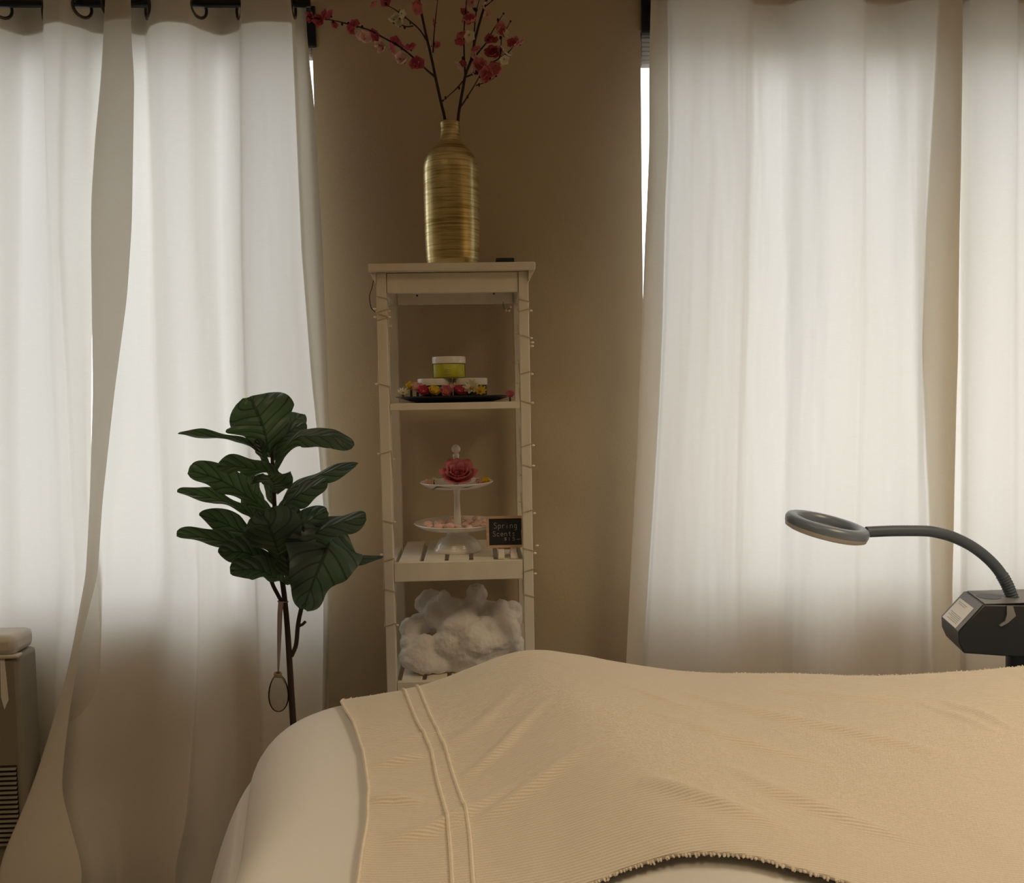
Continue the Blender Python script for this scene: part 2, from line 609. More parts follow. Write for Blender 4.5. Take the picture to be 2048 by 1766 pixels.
for k, (a, b) in enumerate((L_W, R_W)):
    wy0, wy1 = ya + 0.085, ya + 0.13
    mb = MB()
    t = 0.012
    mb.box((a, wy0, SILL), (a + t, wy1, HEAD))
    mb.box((b - t, wy0, SILL), (b, wy1, HEAD))
    mb.box((a + t, wy0, SILL), (b - t, wy1, SILL + 0.035))
    mb.box((a + t, wy0, HEAD - 0.02), (b - t, wy1, HEAD))
    mid = (a + b) / 2
    mb.box((mid - t / 2, wy0, SILL + 0.035), (mid + t / 2, wy1, HEAD - 0.02))
    w = struct('window_%d' % (k + 1), mb, M['vinyl'], smooth=0, bevel=0.003)
    obj('glass_pane', MB().box((a + t, wy0 + 0.02, SILL + 0.035), (mid - t / 2, wy0 + 0.022, HEAD - 0.02)), M['glass'], w, smooth=0)
    obj('glass_pane', MB().box((mid + t / 2, wy0 + 0.02, SILL + 0.035), (b - t, wy0 + 0.022, HEAD - 0.02)), M['glass'], w, smooth=0)
    # blind in the top of the recess: dark headrail and the raised stack of pale slats
    zr = HEAD - 0.004
    zs = U(625 if k == 0 else 1290, 118 if k == 0 else 133, ya + 0.03).z
    bl = thing('window_blind', ('raised pale blind in the top of the left window recess' if k == 0 else
                                'raised pale blind in the top of the right window recess'), 'blind', (mid, ya + 0.03, HEAD), 'raised blinds')
    obj('headrail', MB().box((a + 0.004, ya + 0.006, zr - 0.012), (b - 0.004, ya + 0.05, HEAD - 0.001)), M['steel'], bl, smooth=0, bevel=0.003)
    zr -= 0.013
    mb = MB()
    n = 6
    for i in range(n):
        z0 = zs + (zr - zs) * i / n
        z1 = zs + (zr - zs) * (i + 0.8) / n
        mb.box((a + 0.006, ya + 0.010, z0), (b - 0.006, ya + 0.044, z1))
    obj('slat_stack', mb, M['blind'], bl, smooth=0, bevel=0.001)

# ------------------------------------------------------------------ curtains
ROD_ZL = U(300, 7, ROD_Y).z
ROD_ZR = U(1560, -50, ROD_Y).z


def smoothstep(a, b, x):
    t = np.clip((x - a) / (b - a), 0, 1)
    return t * t * (3 - 2 * t)


def make_curtain(label, cols, crinkle=0.002, low=0.6, flare=None, seed=0.0, hems=(), group='cream curtain panels', right=False):
    """cols: list of (polyline [(py, px), ...], depth towards the room at the rod)"""
    ROD_Z = ROD_ZR if right else ROD_ZL
    HEM_Z, TOP_Z = ROD_Z - 0.066, ROD_Z + 0.055
    zs = np.concatenate([np.linspace(TOP_Z, HEM_Z - 0.12, 34), np.linspace(HEM_Z - 0.13, 0.012, 150)])
    nz = len(zs)
    nc = len(cols)
    X = np.zeros((nc, nz))
    D = np.zeros((nc, nz))
    for k, (poly, d) in enumerate(cols):
        pts = []
        for py, px in poly:
            q = U(px, py, ROD_Y - d * 0.7)
            if flare is not None:
                for _ in range(4):
                    q = U(px, py, ROD_Y - d * low - flare[k] * float(smoothstep(0.75, 0.0, q.z)) ** 1.4)
            pts.append((q.z, q.x))
        pts.sort()
        zz = np.array([p[0] for p in pts])
        xx = np.array([p[1] for p in pts])
        x = np.interp(zs, zz, xx)
        ker = np.exp(-np.linspace(-2, 2, 9) ** 2)
        ker /= ker.sum()
        xs = np.convolve(np.pad(x, 4, mode='reflect', reflect_type='odd'), ker, mode='valid')
        X[k] = xs
        amp = low + (1 - low) * smoothstep(1.1, ROD_Z - 0.1, zs)
        D[k] = d * amp
        if flare is not None:
            D[k] += flare[k] * smoothstep(0.75, 0.0, zs) ** 1.4
    # columns subdivided evenly in arc length
    s = [0.0]
    for k in range(1, nc):
        s.append(s[-1] + max(0.02, math.hypot(float(np.median(np.abs(X[k] - X[k - 1]))), float(D[k][0] - D[k - 1][0]))))
    si = np.linspace(0, s[-1], int(s[-1] / 0.0052))
    Xi = pchip(s, X, si)
    Di = pchip(s, D, si)
    P = np.zeros((nz, len(si), 3))
    for j in range(nz):
        z = zs[j]
        fade = float(smoothstep(ROD_Z - 0.02, ROD_Z - 0.35, z))
        for i in range(len(si)):
            n1 = vnoise(si[i] * 22 + seed, z * 1.3, seed) * crinkle
            n2 = vnoise(si[i] * 60 + seed, z * 5.0, seed + 5) * crinkle * 0.35
            P[j, i] = (Xi[i, j], ROD_Y - Di[i, j] + (n1 + n2) * fade, z)
    j0 = int(np.argmin(np.abs(zs - ROD_Z)))
    # ring positions: where the cloth crosses the rod
    rings = []
    dr = Di[:, j0]
    for i in range(2, len(si) - 2):
        if dr[i] == 0 or dr[i] * dr[i + 1] < 0:
            if rings and abs(i - rings[-1]) < 8:
                continue
            rings.append(i)
    root = thing('curtain', label, 'curtain', (float(P[nz // 2, len(si) // 2, 0]), ROD_Y, 0.0), group)
    RH, RO = 0.0235, 0.0285
    mask = np.ones((nz - 1, len(si) - 1), bool)
    cents = []
    for i in rings:
        c = Vector(P[j0, i])
        tan = Vector(P[j0, min(i + 3, len(si) - 1)]) - Vector(P[j0, i - 3])
        tan.z = 0
        c.z = ROD_Z - 0.0115
        cents.append((c, Vector((tan.y, -tan.x, 0)).normalized()))
        for j in range(0, 34):
            for q in range(max(0, i - 14), min(len(si) - 1, i + 14)):
                m_ = (Vector(P[j, q]) + Vector(P[j + 1, q + 1])) / 2
                if (m_ - c).length < RH + 0.002:
                    mask[j, q] = False
    obj('cloth', MB().grid(P, mask=mask), M['curtain'], root, smooth=75)
    # doubled header: a second layer of cloth behind the top
    jh = int(np.argmin(np.abs(zs - HEM_Z))) + 1
    Hd = P[:jh].copy()
    Hd[:, :, 1] += 0.0035
    obj('header_band', MB().grid(Hd, mask=mask[:jh - 1]), M['header'], root, smooth=75)
    for (a, b) in hems:
        ia = int(np.argmin(np.abs(si - s[a])))
        ib = int(np.argmin(np.abs(si - s[b])))
        Hs = P[:, ia:ib + 1].copy()
        Hs[:, :, 1] += 0.0035
        obj('side_hem', MB().grid(Hs, mask=mask[:, ia:ib]), M['curtain'], root, smooth=75)
    for c, nrm in cents:
        obj('grommet', MB().torus(c, RH + 0.003, 0.0042, nrm, 30, 8), M['ring'], root)
    return root


V = lambda x: [(0, x), (1740, x)]
# panel hanging left of the left window's middle
make_curtain('left panel at the left window, partly behind the next curtain panel', [
    ([(0, -330), (1740, -330)], 0.0),
    ([(0, -290), (1740, -290)], 0.04),
    ([(0, -210), (1740, -205)], -0.035),
    ([(0, -130), (1740, -125)], 0.04),
    ([(0, -85), (1740, -80)], 0.045),
    ([(0, -8), (1740, 0)], 0.012),
    ([(0, 45), (500, 48), (1150, 52), (1740, 52)], -0.045),
    ([(0, 82), (500, 92), (1150, 112), (1740, 90)], -0.018),
    ([(0, 92), (250, 96), (500, 108), (800, 118), (1150, 132), (1400, 110), (1740, 105)], 0.03),
    ([(0, 122), (500, 118), (1150, 145), (1740, 125)], 0.045),
    ([(0, 142), (250, 132), (500, 128), (800, 142), (1150, 158), (1740, 145)], 0.028),
    ([(0, 168), (500, 160), (1150, 180), (1740, 165)], 0.0),
    ([(0, 187), (250, 184), (500, 183), (700, 180), (1000, 181), (1150, 200), (1300, 195), (1740, 185)], -0.028),
    ([(0, 205), (250, 200), (420, 187), (700, 183), (1000, 184), (1150, 204), (1740, 190)], -0.038),
    ([(0, 240), (280, 225), (430, 188), (700, 184), (1000, 185), (1150, 208), (1740, 194)], -0.04),
], crinkle=0.002, low=0.5, seed=1.3)

# panel right of it, its leading edge folded over and flaring to the floor
L2 = [
    ([(0, 264), (66, 266), (166, 272), (448, 266), (600, 255), (780, 230), (1000, 205), (1150, 195), (1290, 160), (1411, 140),
      (1498, 129), (1582, 122), (1680, 150), (1743, 167)], 0.062),
    ([(0, 240), (166, 235), (448, 226), (600, 222), (780, 206), (1000, 190), (1150, 182), (1290, 153), (1411, 128),
      (1498, 106), (1582, 90), (1680, 85), (1743, 80)], 0.058),
    ([(0, 213), (150, 205), (280, 193), (400, 185), (500, 184), (780, 186), (1000, 179), (1150, 171), (1290, 146), (1446, 105),
      (1558, 70), (1645, 35), (1708, 7), (1760, -5)], 0.040),
    ([(0, 216), (150, 208), (280, 196), (400, 188), (500, 187), (780, 189), (1000, 182), (1150, 175), (1290, 151), (1446, 112),
      (1558, 80), (1645, 48), (1708, 25), (1760, 15)], 0.012),
    ([(0, 246), (280, 240), (500, 230), (780, 226), (1000, 220), (1150, 212), (1290, 190), (1411, 165), (1498, 155), (1582, 150), (1743, 190)], -0.022),
    ([(0, 282), (166, 288), (448, 295), (780, 300), (1000, 310), (1150, 310), (1290, 290), (1411, 260), (1500, 250), (1740, 245)], -0.045),
    ([(0, 302), (160, 306), (450, 320), (780, 332), (1150, 352), (1290, 352), (1450, 335), (1740, 320)], 0.018),
    ([(0, 335), (450, 345), (780, 362), (1150, 392), (1290, 393), (1491, 382), (1638, 372), (1736, 349)], 0.045),
    ([(0, 375), (450, 380), (780, 392), (1150, 402), (1290, 400), (1491, 390), (1638, 380), (1736, 360)], 0.034),
    ([(0, 398), (450, 405), (780, 420), (1150, 430), (1400, 430), (1740, 425)], 0.0),
    ([(0, 440), (450, 442), (780, 452), (1150, 470), (1450, 475), (1740, 470)], -0.045),
    ([(0, 476), (500, 480), (780, 488), (1150, 508), (1450, 518), (1740, 515)], -0.012),
    ([(0, 486), (500, 487), (780, 495), (1150, 515), (1450, 525), (1740, 520)], 0.03),
    ([(0, 530), (500, 540), (780, 550), (1150, 570), (1450, 575), (1740, 575)], 0.045),
    ([(0, 582), (40, 584), (500, 603), (760, 623), (887, 636), (1029, 648), (1394, 645), (1740, 640)], 0.036),
    ([(0, 588), (40, 590), (500, 609), (760, 629), (887, 642), (1029, 652), (1394, 648), (1740, 643)], -0.012),
    ([(0, 606), (500, 627), (760, 642), (1029, 658), (1394, 653), (1740, 647)], -0.022),
    ([(0, 611), (60, 613), (95, 616), (150, 621), (200, 627), (300, 633), (500, 645), (760, 655), (900, 660), (1150, 664), (1394, 657), (1740, 652)], -0.002),
]
make_curtain('curtain right of the window gap, leading edge folded over and flaring to the floor', L2, crinkle=0.0030, low=0.80, seed=4.1,
             flare=[0.27, 0.26, 0.25, 0.22, 0.17, 0.13, 0.11, 0.10, 0.06, 0.03, 0.0, 0.0, 0.0, 0.0, 0.0, 0, 0, 0],
             hems=((14, 17),))

R1 = [
    ([(0, 1302), (130, 1299), (300, 1299), (400, 1295), (480, 1291), (640, 1285), (900, 1275), (1100, 1264), (1340, 1252), (1740, 1240)], 0.0),
    ([(0, 1318), (300, 1318), (640, 1304), (900, 1295), (1100, 1283), (1340, 1268), (1740, 1255)], -0.012),
    ([(0, 1336), (60, 1338), (280, 1338), (400, 1332), (650, 1326), (800, 1320), (1000, 1308), (1200, 1295), (1340, 1285), (1740, 1275)], -0.004),
    ([(0, 1343), (280, 1345), (650, 1333), (1000, 1316), (1340, 1293), (1740, 1283)], 0.018),
    ([(0, 1375), (300, 1376), (650, 1368), (1000, 1355), (1340, 1340), (1740, 1330)], 0.042),
    ([(0, 1440), (650, 1435), (1340, 1420), (1740, 1415)], 0.036),
    ([(0, 1489), (330, 1488), (640, 1478), (1340, 1465), (1740, 1460)], 0.012),
    ([(0, 1512), (330, 1510), (640, 1500), (1340, 1490), (1740, 1485)], -0.03),
    ([(0, 1562), (640, 1560), (1340, 1548), (1740, 1545)], -0.045),
    ([(0, 1612), (640, 1606), (1340, 1590), (1740, 1590)], 0.0),
    ([(0, 1665), (640, 1660), (1340, 1650), (1740, 1650)], 0.042),
    ([(0, 1722), (330, 1722), (640, 1718), (1000, 1710), (1340, 1705), (1740, 1700)], 0.018),
    ([(0, 1735), (330, 1737), (640, 1736), (1000, 1726), (1340, 1718), (1740, 1712)], -0.025),
    ([(0, 1778), (640, 1776), (1340, 1766), (1740, 1760)], -0.042),
    ([(0, 1828), (450, 1834), (640, 1838), (1340, 1836), (1740, 1830)], -0.005),
    ([(0, 1872), (450, 1850), (700, 1846), (1000, 1858), (1340, 1866), (1740, 1866)], 0.032),
    ([(0, 1895), (450, 1890), (700, 1888), (1000, 1890), (1340, 1890), (1740, 1890)], 0.040),
    ([(0, 1922), (470, 1917), (700, 1916), (1000, 1910), (1200, 1906), (1340, 1908), (1740, 1908)], 0.030),
    ([(0, 1922), (470, 1917), (700, 1916), (1000, 1910), (1200, 1906), (1340, 1908), (1740, 1908)], 0.016),
    ([(0, 1880), (470, 1862), (700, 1860), (1000, 1866), (1340, 1870), (1740, 1870)], -0.022),
]
make_curtain('wide crinkled curtain panel at the right window, beside the tan wall', R1, crinkle=0.0060, low=0.50, seed=8.7, hems=((0, 2), (15, 17)), right=True)

R2 = [
    ([(0, 1884), (1740, 1878)], -0.040),
    ([(0, 1925), (700, 1920), (1740, 1915)], -0.038),
    ([(0, 1942), (700, 1938), (1740, 1932)], 0.010),
    ([(0, 1985), (1740, 1978)], 0.035),
    ([(0, 2032), (700, 2026), (1740, 2020)], 0.012),
    ([(0, 2044), (700, 2038), (1740, 2032)], -0.03),
    ([(0, 2090), (1740, 2080)], -0.045),
    ([(0, 2150), (1740, 2140)], 0.04),
    ([(0, 2230), (1740, 2220)], -0.04),
    ([(0, 2310), (1740, 2300)], 0.04),
    ([(0, 2390), (1740, 2380)], -0.03),
    ([(0, 2440), (1740, 2430)], 0.0),
]
make_curtain('rightmost curtain panel, cut by the right frame edge behind the lamp', R2, crinkle=0.003, low=0.5, seed=12.1, right=True)

for k, (xa, xb) in enumerate(((-2.2, U(612, 0, ROD_Y).x + 0.012), (U(1312, 0, ROD_Y).x - 0.02, 2.4))):
    ROD_Z = ROD_ZL if k == 0 else ROD_ZR
    rd = thing('curtain_rod', ('dark curtain rod over the left window' if k == 0 else 'dark curtain rod over the right window'), 'curtain rod',
               ((xa + xb) / 2, ROD_Y, ROD_Z), 'curtain rods')
    obj('pole', MB().tube([(xa, ROD_Y, ROD_Z), (xb, ROD_Y, ROD_Z)], 0.0105, 16), M['rod'], rd)
    for (xe, sg) in ((xa, 1), (xb, -1)):
        inner = (sg < 0) == (k == 0)
        if inner:
            pa_ = U(612 if k == 0 else 1284, 92 if k == 0 else 62, WALL_Y - 0.014)
            pb_ = U(630 if k == 0 else 1303, 30, WALL_Y - 0.014)
            obj('wall_plate', MB().box((pa_.x, WALL_Y - 0.014, pa_.z), (pb_.x, WALL_Y - 0.0005, ROD_Z + 0.05)), M['rod'], rd, smooth=0, bevel=0.002)
        obj('bracket', MB().box((xe + sg * 0.02 - 0.006, ROD_Y - 0.012, ROD_Z + 0.008), (xe + sg * 0.02 + 0.006, WALL_Y, ROD_Z + 0.022)), M['rod'], rd, smooth=0, bevel=0.002)

# ------------------------------------------------------------------ white shelf unit
SY = 2.232
pa, pb = U(736, 530, SY), U(1070, 520, SY)
SX = (pa.x + pb.x) / 2
TW = 0.42
ZT = U(903, 525, SY).z              # top surface
LEGW, LEGO = 0.0255, 0.193          # leg width, outer half-spacing
YF, YR = SY + 0.022, SY + 0.022 + 0.299   # front faces of the front and rear legs
LD = 0.034
shelf = thing('shelf_unit', 'tall narrow white wooden shelf unit standing against the tan wall', 'shelf', (SX, SY + 0.185, 0))
W_ = M['white_wood']
obj('top', MB().box((SX - TW / 2, SY, ZT - 0.020), (SX + TW / 2, SY + 0.37, ZT)), W_, shelf, bevel=0.003)
for sg in (-1, 1):
    xo = SX + sg * LEGO
    xe = SX + sg * (TW / 2 - 0.002)
    poly = [(xo, SY + 0.012, ZT - 0.020), (xe, SY + 0.012, ZT - 0.020), (xe - sg * 0.003, SY + 0.012, ZT - 0.026), (xo + sg * 0.005, SY + 0.012, ZT - 0.040), (xo, SY + 0.012, ZT - 0.048)]
    obj('cove_moulding', MB().prism(poly, (0, 0.34, 0)), W_, shelf, smooth=25)
for sg in (-1, 1):
    for yy in (YF, YR):
        xo = SX + sg * LEGO
        xi = SX + sg * (LEGO - LEGW)
        obj('leg', MB().box((min(xo, xi), yy, 0), (max(xo, xi), yy + LD, ZT - 0.0205)), W_, shelf, bevel=0.002)
xl, xr = SX - LEGO + LEGW, SX + LEGO - LEGW
zf = U(905, 584.5, YF).z
obj('front_apron', MB().box((xl + 0.001, YF + 0.004, zf), (xr - 0.001, YF + 0.022, ZT - 0.0215)), W_, shelf, bevel=0.0015)
za = U(905, 608, YR).z
mb = MB().box((xl + 0.001, YR + 0.004, za), (xr - 0.001, YR + 0.022, ZT - 0.0215))
ra = obj('rear_apron', mb, W_, shelf, bevel=0.0015)
for px, py in ((834, 591), (988, 587)):
    q = U(px, py, YR)
    obj('screw_hole', MB().ball((q.x, YR + 0.004, q.z), 0.003, 8, 6), M['black'], ra)
for sg in (-1, 1):
    xo = SX + sg * LEGO
    obj('side_rail', MB().box((xo - 0.009 - sg * 0.0128, YF + LD, za), (xo + 0.009 - sg * 0.0128, YR, ZT - 0.0215)), W_, shelf, bevel=0.0015)
zs2 = U(905, 805.5, YF).z           # plain shelf, top surface
obj('shelf_board', MB().box((xl + 0.0008, YF + 0.002, zs2 - 0.0175), (xr - 0.0008, YR + 0.026, zs2)), W_, shelf, bevel=0.0015)


def slat_shelf(ztop, apron):
    root = obj('slatted_shelf', MB().box((xl + 0.001, YF + 0.003, ztop - apron), (xr - 0.001, YF + 0.021, ztop - 0.0005)), W_, shelf, bevel=0.0015)
    mb = MB().box((xl + 0.001, YR + 0.006, ztop - apron), (xr - 0.001, YR + 0.024, ztop - 0.013))
    obj('rear_rail', mb, W_, root, bevel=0.0015)
    n = 5
    gap = 0.0115
    w = (xr - xl - gap * (n + 1)) / n
    for i in range(n):
        xa = xl + gap + i * (w + gap)
        obj('slat', MB().box((xa, YF + 0.0215, ztop - 0.012), (xa + w, YR + 0.030, ztop)), W_, root, bevel=0.0015)
    for sg in (-1, 1):
        xo = SX + sg * LEGO
        obj('side_rail', MB().box((xo - 0.009 - sg * 0.0128, YF + LD, ztop - apron), (xo + 0.009 - sg * 0.0128, YR, ztop - 0.0125)), W_, root, bevel=0.0015)


zs3 = U(905, 1123.5, YF).z
slat_shelf(zs3, 0.050)
zs4 = U(830, 1346, 2.33).z
slat_shelf(zs4, 0.050)
slat_shelf(0.22, 0.050)

# ------------------------------------------------------------------ vase and blossom branches
VY = SY + 0.18
vc = U(903, 400, VY)
vz = lambda py: U(903, py, VY).z - ZT
k_ = VY / FPX
prof = [(0.050 , 0.0), (0.062, 0.002), (0.068, 0.010), (52.5 * k_, vz(518)), (54 * k_, vz(480)), (54.5 * k_, vz(400)), (54.3 * k_, vz(345)), (53.6 * k_, vz(333)),
        (50.5 * k_, vz(321)), (45 * k_, vz(311)), (38 * k_, vz(302)), (30 * k_, vz(293)), (24 * k_, vz(286)), (20.5 * k_, vz(277)), (18.8 * k_, vz(266)),
        (18.3 * k_, vz(256)), (19 * k_, vz(248)), (19 * k_, vz(245)), (17.5 * k_, vz(244)), (16 * k_, vz(246)), (15.5 * k_, vz(256)),
        (16 * k_, vz(275)), (26 * k_, vz(298)), (44 * k_, vz(325)), (48 * k_, vz(345)), (48 * k_, 0.02), (0.01, 0.012)]
vb = MB().lathe(prof, (vc.x, VY, ZT + 0.0005), 72, cap=True)
vase = obj('vase', vb, M['gold'], loc=(vc.x, VY, ZT), smooth=60)
tag(vase, 'tall brushed gold bottle vase standing on the white shelf top', 'vase')


def smooth_path(pts, n=6):
    P = np.array([list(p) for p in pts], float)
    if len(P) < 3:
        return [Vector(p) for p in P]
    s = np.concatenate([[0], np.cumsum(np.linalg.norm(np.diff(P, axis=0), axis=1))])
    si = np.linspace(0, s[-1], max(4, n * (len(P) - 1)))
    return [Vector(p) for p in pchip(s, P, si)]


def petal_mesh(mb, c, nrm, up_az, n, r, cup, wide=0.85, roll=0.0, inner=0.12):
    """n cupped petals about the axis nrm"""
    q = rot_between(nrm)
    for k in range(n):
        a = up_az + 2 * PI * k / n
        G = np.zeros((5, 5, 3))
        for i in range(5):
            t = i / 4
            rr = r * (inner + (1 - inner) * t)
            hw = wide * r * 0.62 * math.sin(PI * min(1, 0.12 + 0.80 * t)) ** 0.8
            z = cup * r * t ** 1.6 - roll * r * max(0, t - 0.7)
            for j in range(5):
                s = (j - 2) / 2
                x = rr - 0.18 * r * s * s * t
                y = hw * s
                p = Vector((x * math.cos(a) - y * math.sin(a), x * math.sin(a) + y * math.cos(a), z + 0.12 * r * s * s))
                G[i, j] = list(c + q @ p)
        mb.grid(G)
    return mb


VM = Vector((vc.x, VY, 0))


def branch(label, main, mr, twigs, blossoms, seed):
    random.seed(seed)
    P = [U(px, py, VY + dy) for px, py, dy in main]
    # foot down inside the vase
    foot = Vector((vc.x + (P[0].x - vc.x) * 0.3, VY, ZT + 0.05))
    root = thing('blossom_branch', label, 'branch', tuple(foot), 'blossom branches')
    path = smooth_path([foot, Vector((P[0].x, P[0].y, P[0].z - 0.02))] + P, 6)
    n = len(path)
    obj('stem', MB().tube(path, [mr * (1 - 0.45 * i / n) for i in range(n)], 8), M['twig'], root)
    for tw, r0 in twigs:
        Q = smooth_path([U(px, py, VY + dy) for px, py, dy in tw], 6)
        m = len(Q)
        mb = MB().tube(Q, [r0 * (1 - 0.6 * i / m) for i in range(m)], 6)
        for i in sorted(random.sample(range(2, m - 1), max(1, (m - 3) // 6))) if m > 6 else []:          # buds along the twig
            o = Vector((random.uniform(-1, 1), random.uniform(-1, 1), random.uniform(-0.6, 1))).normalized() * 0.005
            mb.ball(Q[i] + o, 0.0032, 6, 5, (1, 1, 1.5))
        mb.ball(Q[-1], 0.003, 6, 5)
        obj('twig', mb, M['twig'], root)
    for px, py, dy, r, m in blossoms:
        c = U(px, py, VY + dy)
        nrm = Vector((random.uniform(-0.8, 0.8), random.uniform(-1.0, 0.1), random.uniform(-0.7, 0.7)))
        b = obj('blossom', petal_mesh(MB(), c, nrm, random.uniform(0, 6), 5, r * 1.18, random.uniform(0.25, 0.7), 1.0), M[m], root, smooth=80)
        q = nrm.normalized()
        obj('stamens', MB().ball(c + q * r * 0.12, r * 0.16, 8, 6), M['stamen'], b)
        obj('sepal', MB().ball(c - q * r * 0.03, r * 0.19, 8, 6), M['twig'], b)


pk, rs, pl, cr = 'petal_pink', 'petal_rose', 'petal_pale', 'petal_cream'
branch('left branch of pink blossom in the gold vase, long twig reaching left to the curtain',
       [(890, 243, 0), (882, 205, 0), (871, 155, -0.01), (862, 112, -0.015), (850, 60, -0.02), (838, 0, -0.03), (828, -60, -0.04)], 0.0052,
       [([(869, 153, -0.01), (848, 135, -0.03), (830, 118, -0.04), (800, 94, -0.06), (768, 76, -0.08), (738, 60, -0.10), (700, 49, -0.12), (662, 40, -0.14), (622, 36, -0.16)], 0.0028),
        ([(853, 80, -0.02), (838, 58, -0.03), (822, 44, -0.03), (805, 30, -0.04), (788, 18, -0.05), (772, 9, -0.06)], 0.0024),
        ([(826, 52, -0.03), (812, 53, -0.02), (800, 49, -0.02), (788, 46, -0.01)], 0.0018),
        ([(866, 105, -0.015), (868, 72, 0.0), (872, 30, 0.01), (877, -15, 0.02)], 0.0022)],
       [(838, 122, -0.045, 0.017, pk), (829, 128, -0.05, 0.013, pk), (800, 118, -0.05, 0.015, pl), (808, 126, -0.055, 0.012, pl), (822, 100, -0.06, 0.015, pk),
        (795, 88, -0.07, 0.017, pk), (781, 98, -0.07, 0.015, rs), (790, 84, -0.05, 0.013, pk), (766, 98, -0.08, 0.014, pl), (758, 90, -0.08, 0.013, pl),
        (751, 68, -0.09, 0.015, pk), (729, 78, -0.10, 0.016, pl), (722, 70, -0.10, 0.012, pl), (710, 50, -0.12, 0.012, pk), (696, 60, -0.12, 0.013, pk),
        (650, 34, -0.14, 0.017, pk), (662, 33, -0.13, 0.014, pk), (641, 41, -0.15, 0.014, pk), (624, 36, -0.16, 0.012, pk), (616, 32, -0.16, 0.009, pk),
        (670, 48, -0.13, 0.009, pk), (800, 38, -0.04, 0.016, cr), (788, 40, -0.04, 0.013, cr), (803, 27, -0.05, 0.011, cr), (745, 6, -0.06, 0.012, rs), (770, 2, -0.06, 0.013, pk),
        (780, -8, -0.06, 0.012, pk), (832, 20, -0.035, 0.014, rs), (834, 8, -0.03, 0.012, rs), (862, 92, -0.0, 0.012, pl), (875, 92, 0.0, 0.010, rs), (871, 45, 0.01, 0.010, pk)], 11)
branch('right branch of pink blossom in the gold vase, dense with flowers on its right side',
       [(916, 243, 0), (920, 210, 0), (926, 177, 0), (931, 149, -0.01), (943, 118, -0.015), (949, 85, -0.02), (962, 35, -0.03), (973, 0, -0.035), (985, -40, -0.04)], 0.0052,
       [([(930, 148, -0.01), (928, 100, -0.02), (928, 64, -0.03), (932, 14, -0.03), (935, -25, -0.03)], 0.0026),
        ([(947, 92, -0.02), (949, 57, -0.01), (953, 21, 0.0), (960, -5, 0.01)], 0.0024),
        ([(953, 25, 0.0), (944, 12, 0.0), (943, -8, 0.0)], 0.0018),
        ([(967, 16, -0.03), (980, 5, -0.04), (994, -8, -0.05)], 0.0018),
        ([(939, 127, -0.015), (959, 102, -0.03), (973, 85, -0.04), (984, 64, -0.05), (1007, 27, -0.06)], 0.0024),
        ([(931, 154, -0.01), (948, 148, -0.03), (965, 142, -0.04), (982, 127, -0.05), (1000, 113, -0.06), (1002, 90, -0.07), (1004, 68, -0.07), (1013, 57, -0.08), (1021, 43, -0.08)], 0.0026),
        ([(1002, 113, -0.06), (1018, 103, -0.06), (1028, 91, -0.07)], 0.0016),
        ([(920, 215, 0), (928, 204, -0.01), (945, 177, -0.03), (965, 142, -0.04)], 0.0024),
        ([(952, 171, -0.03), (967, 166, -0.04), (982, 160, -0.05), (992, 152, -0.05)], 0.0016),
        ([(926, 162, 0), (912, 178, -0.01), (898, 191, -0.02), (886, 201, -0.02)], 0.0022)],
       [(936, 30, -0.03, 0.018, rs), (940, 44, -0.04, 0.017, rs), (927, 28, -0.03, 0.012, pk), (944, 5, -0.02, 0.016, pl), (940, -4, -0.02, 0.014, pl), (922, 66, -0.04, 0.014, rs),
        (938, 70, -0.04, 0.014, cr), (920, 78, -0.04, 0.013, pk), (921, 130, -0.02, 0.014, pl), (926, 125, -0.02, 0.010, pk), (953, 132, -0.04, 0.018, rs), (962, 128, -0.045, 0.014, rs),
        (945, 146, -0.03, 0.012, pl), (953, 102, -0.03, 0.013, rs), (950, 110, -0.03, 0.010, pl), (975, 148, -0.05, 0.018, rs), (988, 140, -0.055, 0.018, rs), (993, 130, -0.06, 0.016, rs),
        (970, 155, -0.05, 0.014, rs), (985, 108, -0.05, 0.018, pk), (993, 100, -0.055, 0.015, pk), (978, 112, -0.05, 0.013, pk), (1005, 98, -0.07, 0.013, pl), (1012, 108, -0.065, 0.014, cr),
        (1008, 118, -0.065, 0.012, cr), (1006, 56, -0.08, 0.016, rs), (998, 62, -0.075, 0.012, pl), (1009, 72, -0.07, 0.013, cr), (1030, 86, -0.07, 0.016, rs), (1040, 89, -0.07, 0.013, rs), (1023, 86, -0.07, 0.011, pk),
        (977, 76, -0.045, 0.012, pk), (990, 84, -0.05, 0.010, pk), (974, 30, -0.03, 0.011, pl), (966, 12, -0.04, 0.010, pl)], 23)

bx = U(1010, 519.5, SY + 0.06)
b = obj('battery_box', MB().box((bx.x - 0.024, SY + 0.045, ZT + 0.0003), (bx.x + 0.024, SY + 0.105, ZT + 0.017)), M['black'], loc=(bx.x, SY + 0.07, ZT), bevel=0.002)
tag(b, 'small flat black box lying on the shelf top right of the vase', 'box')

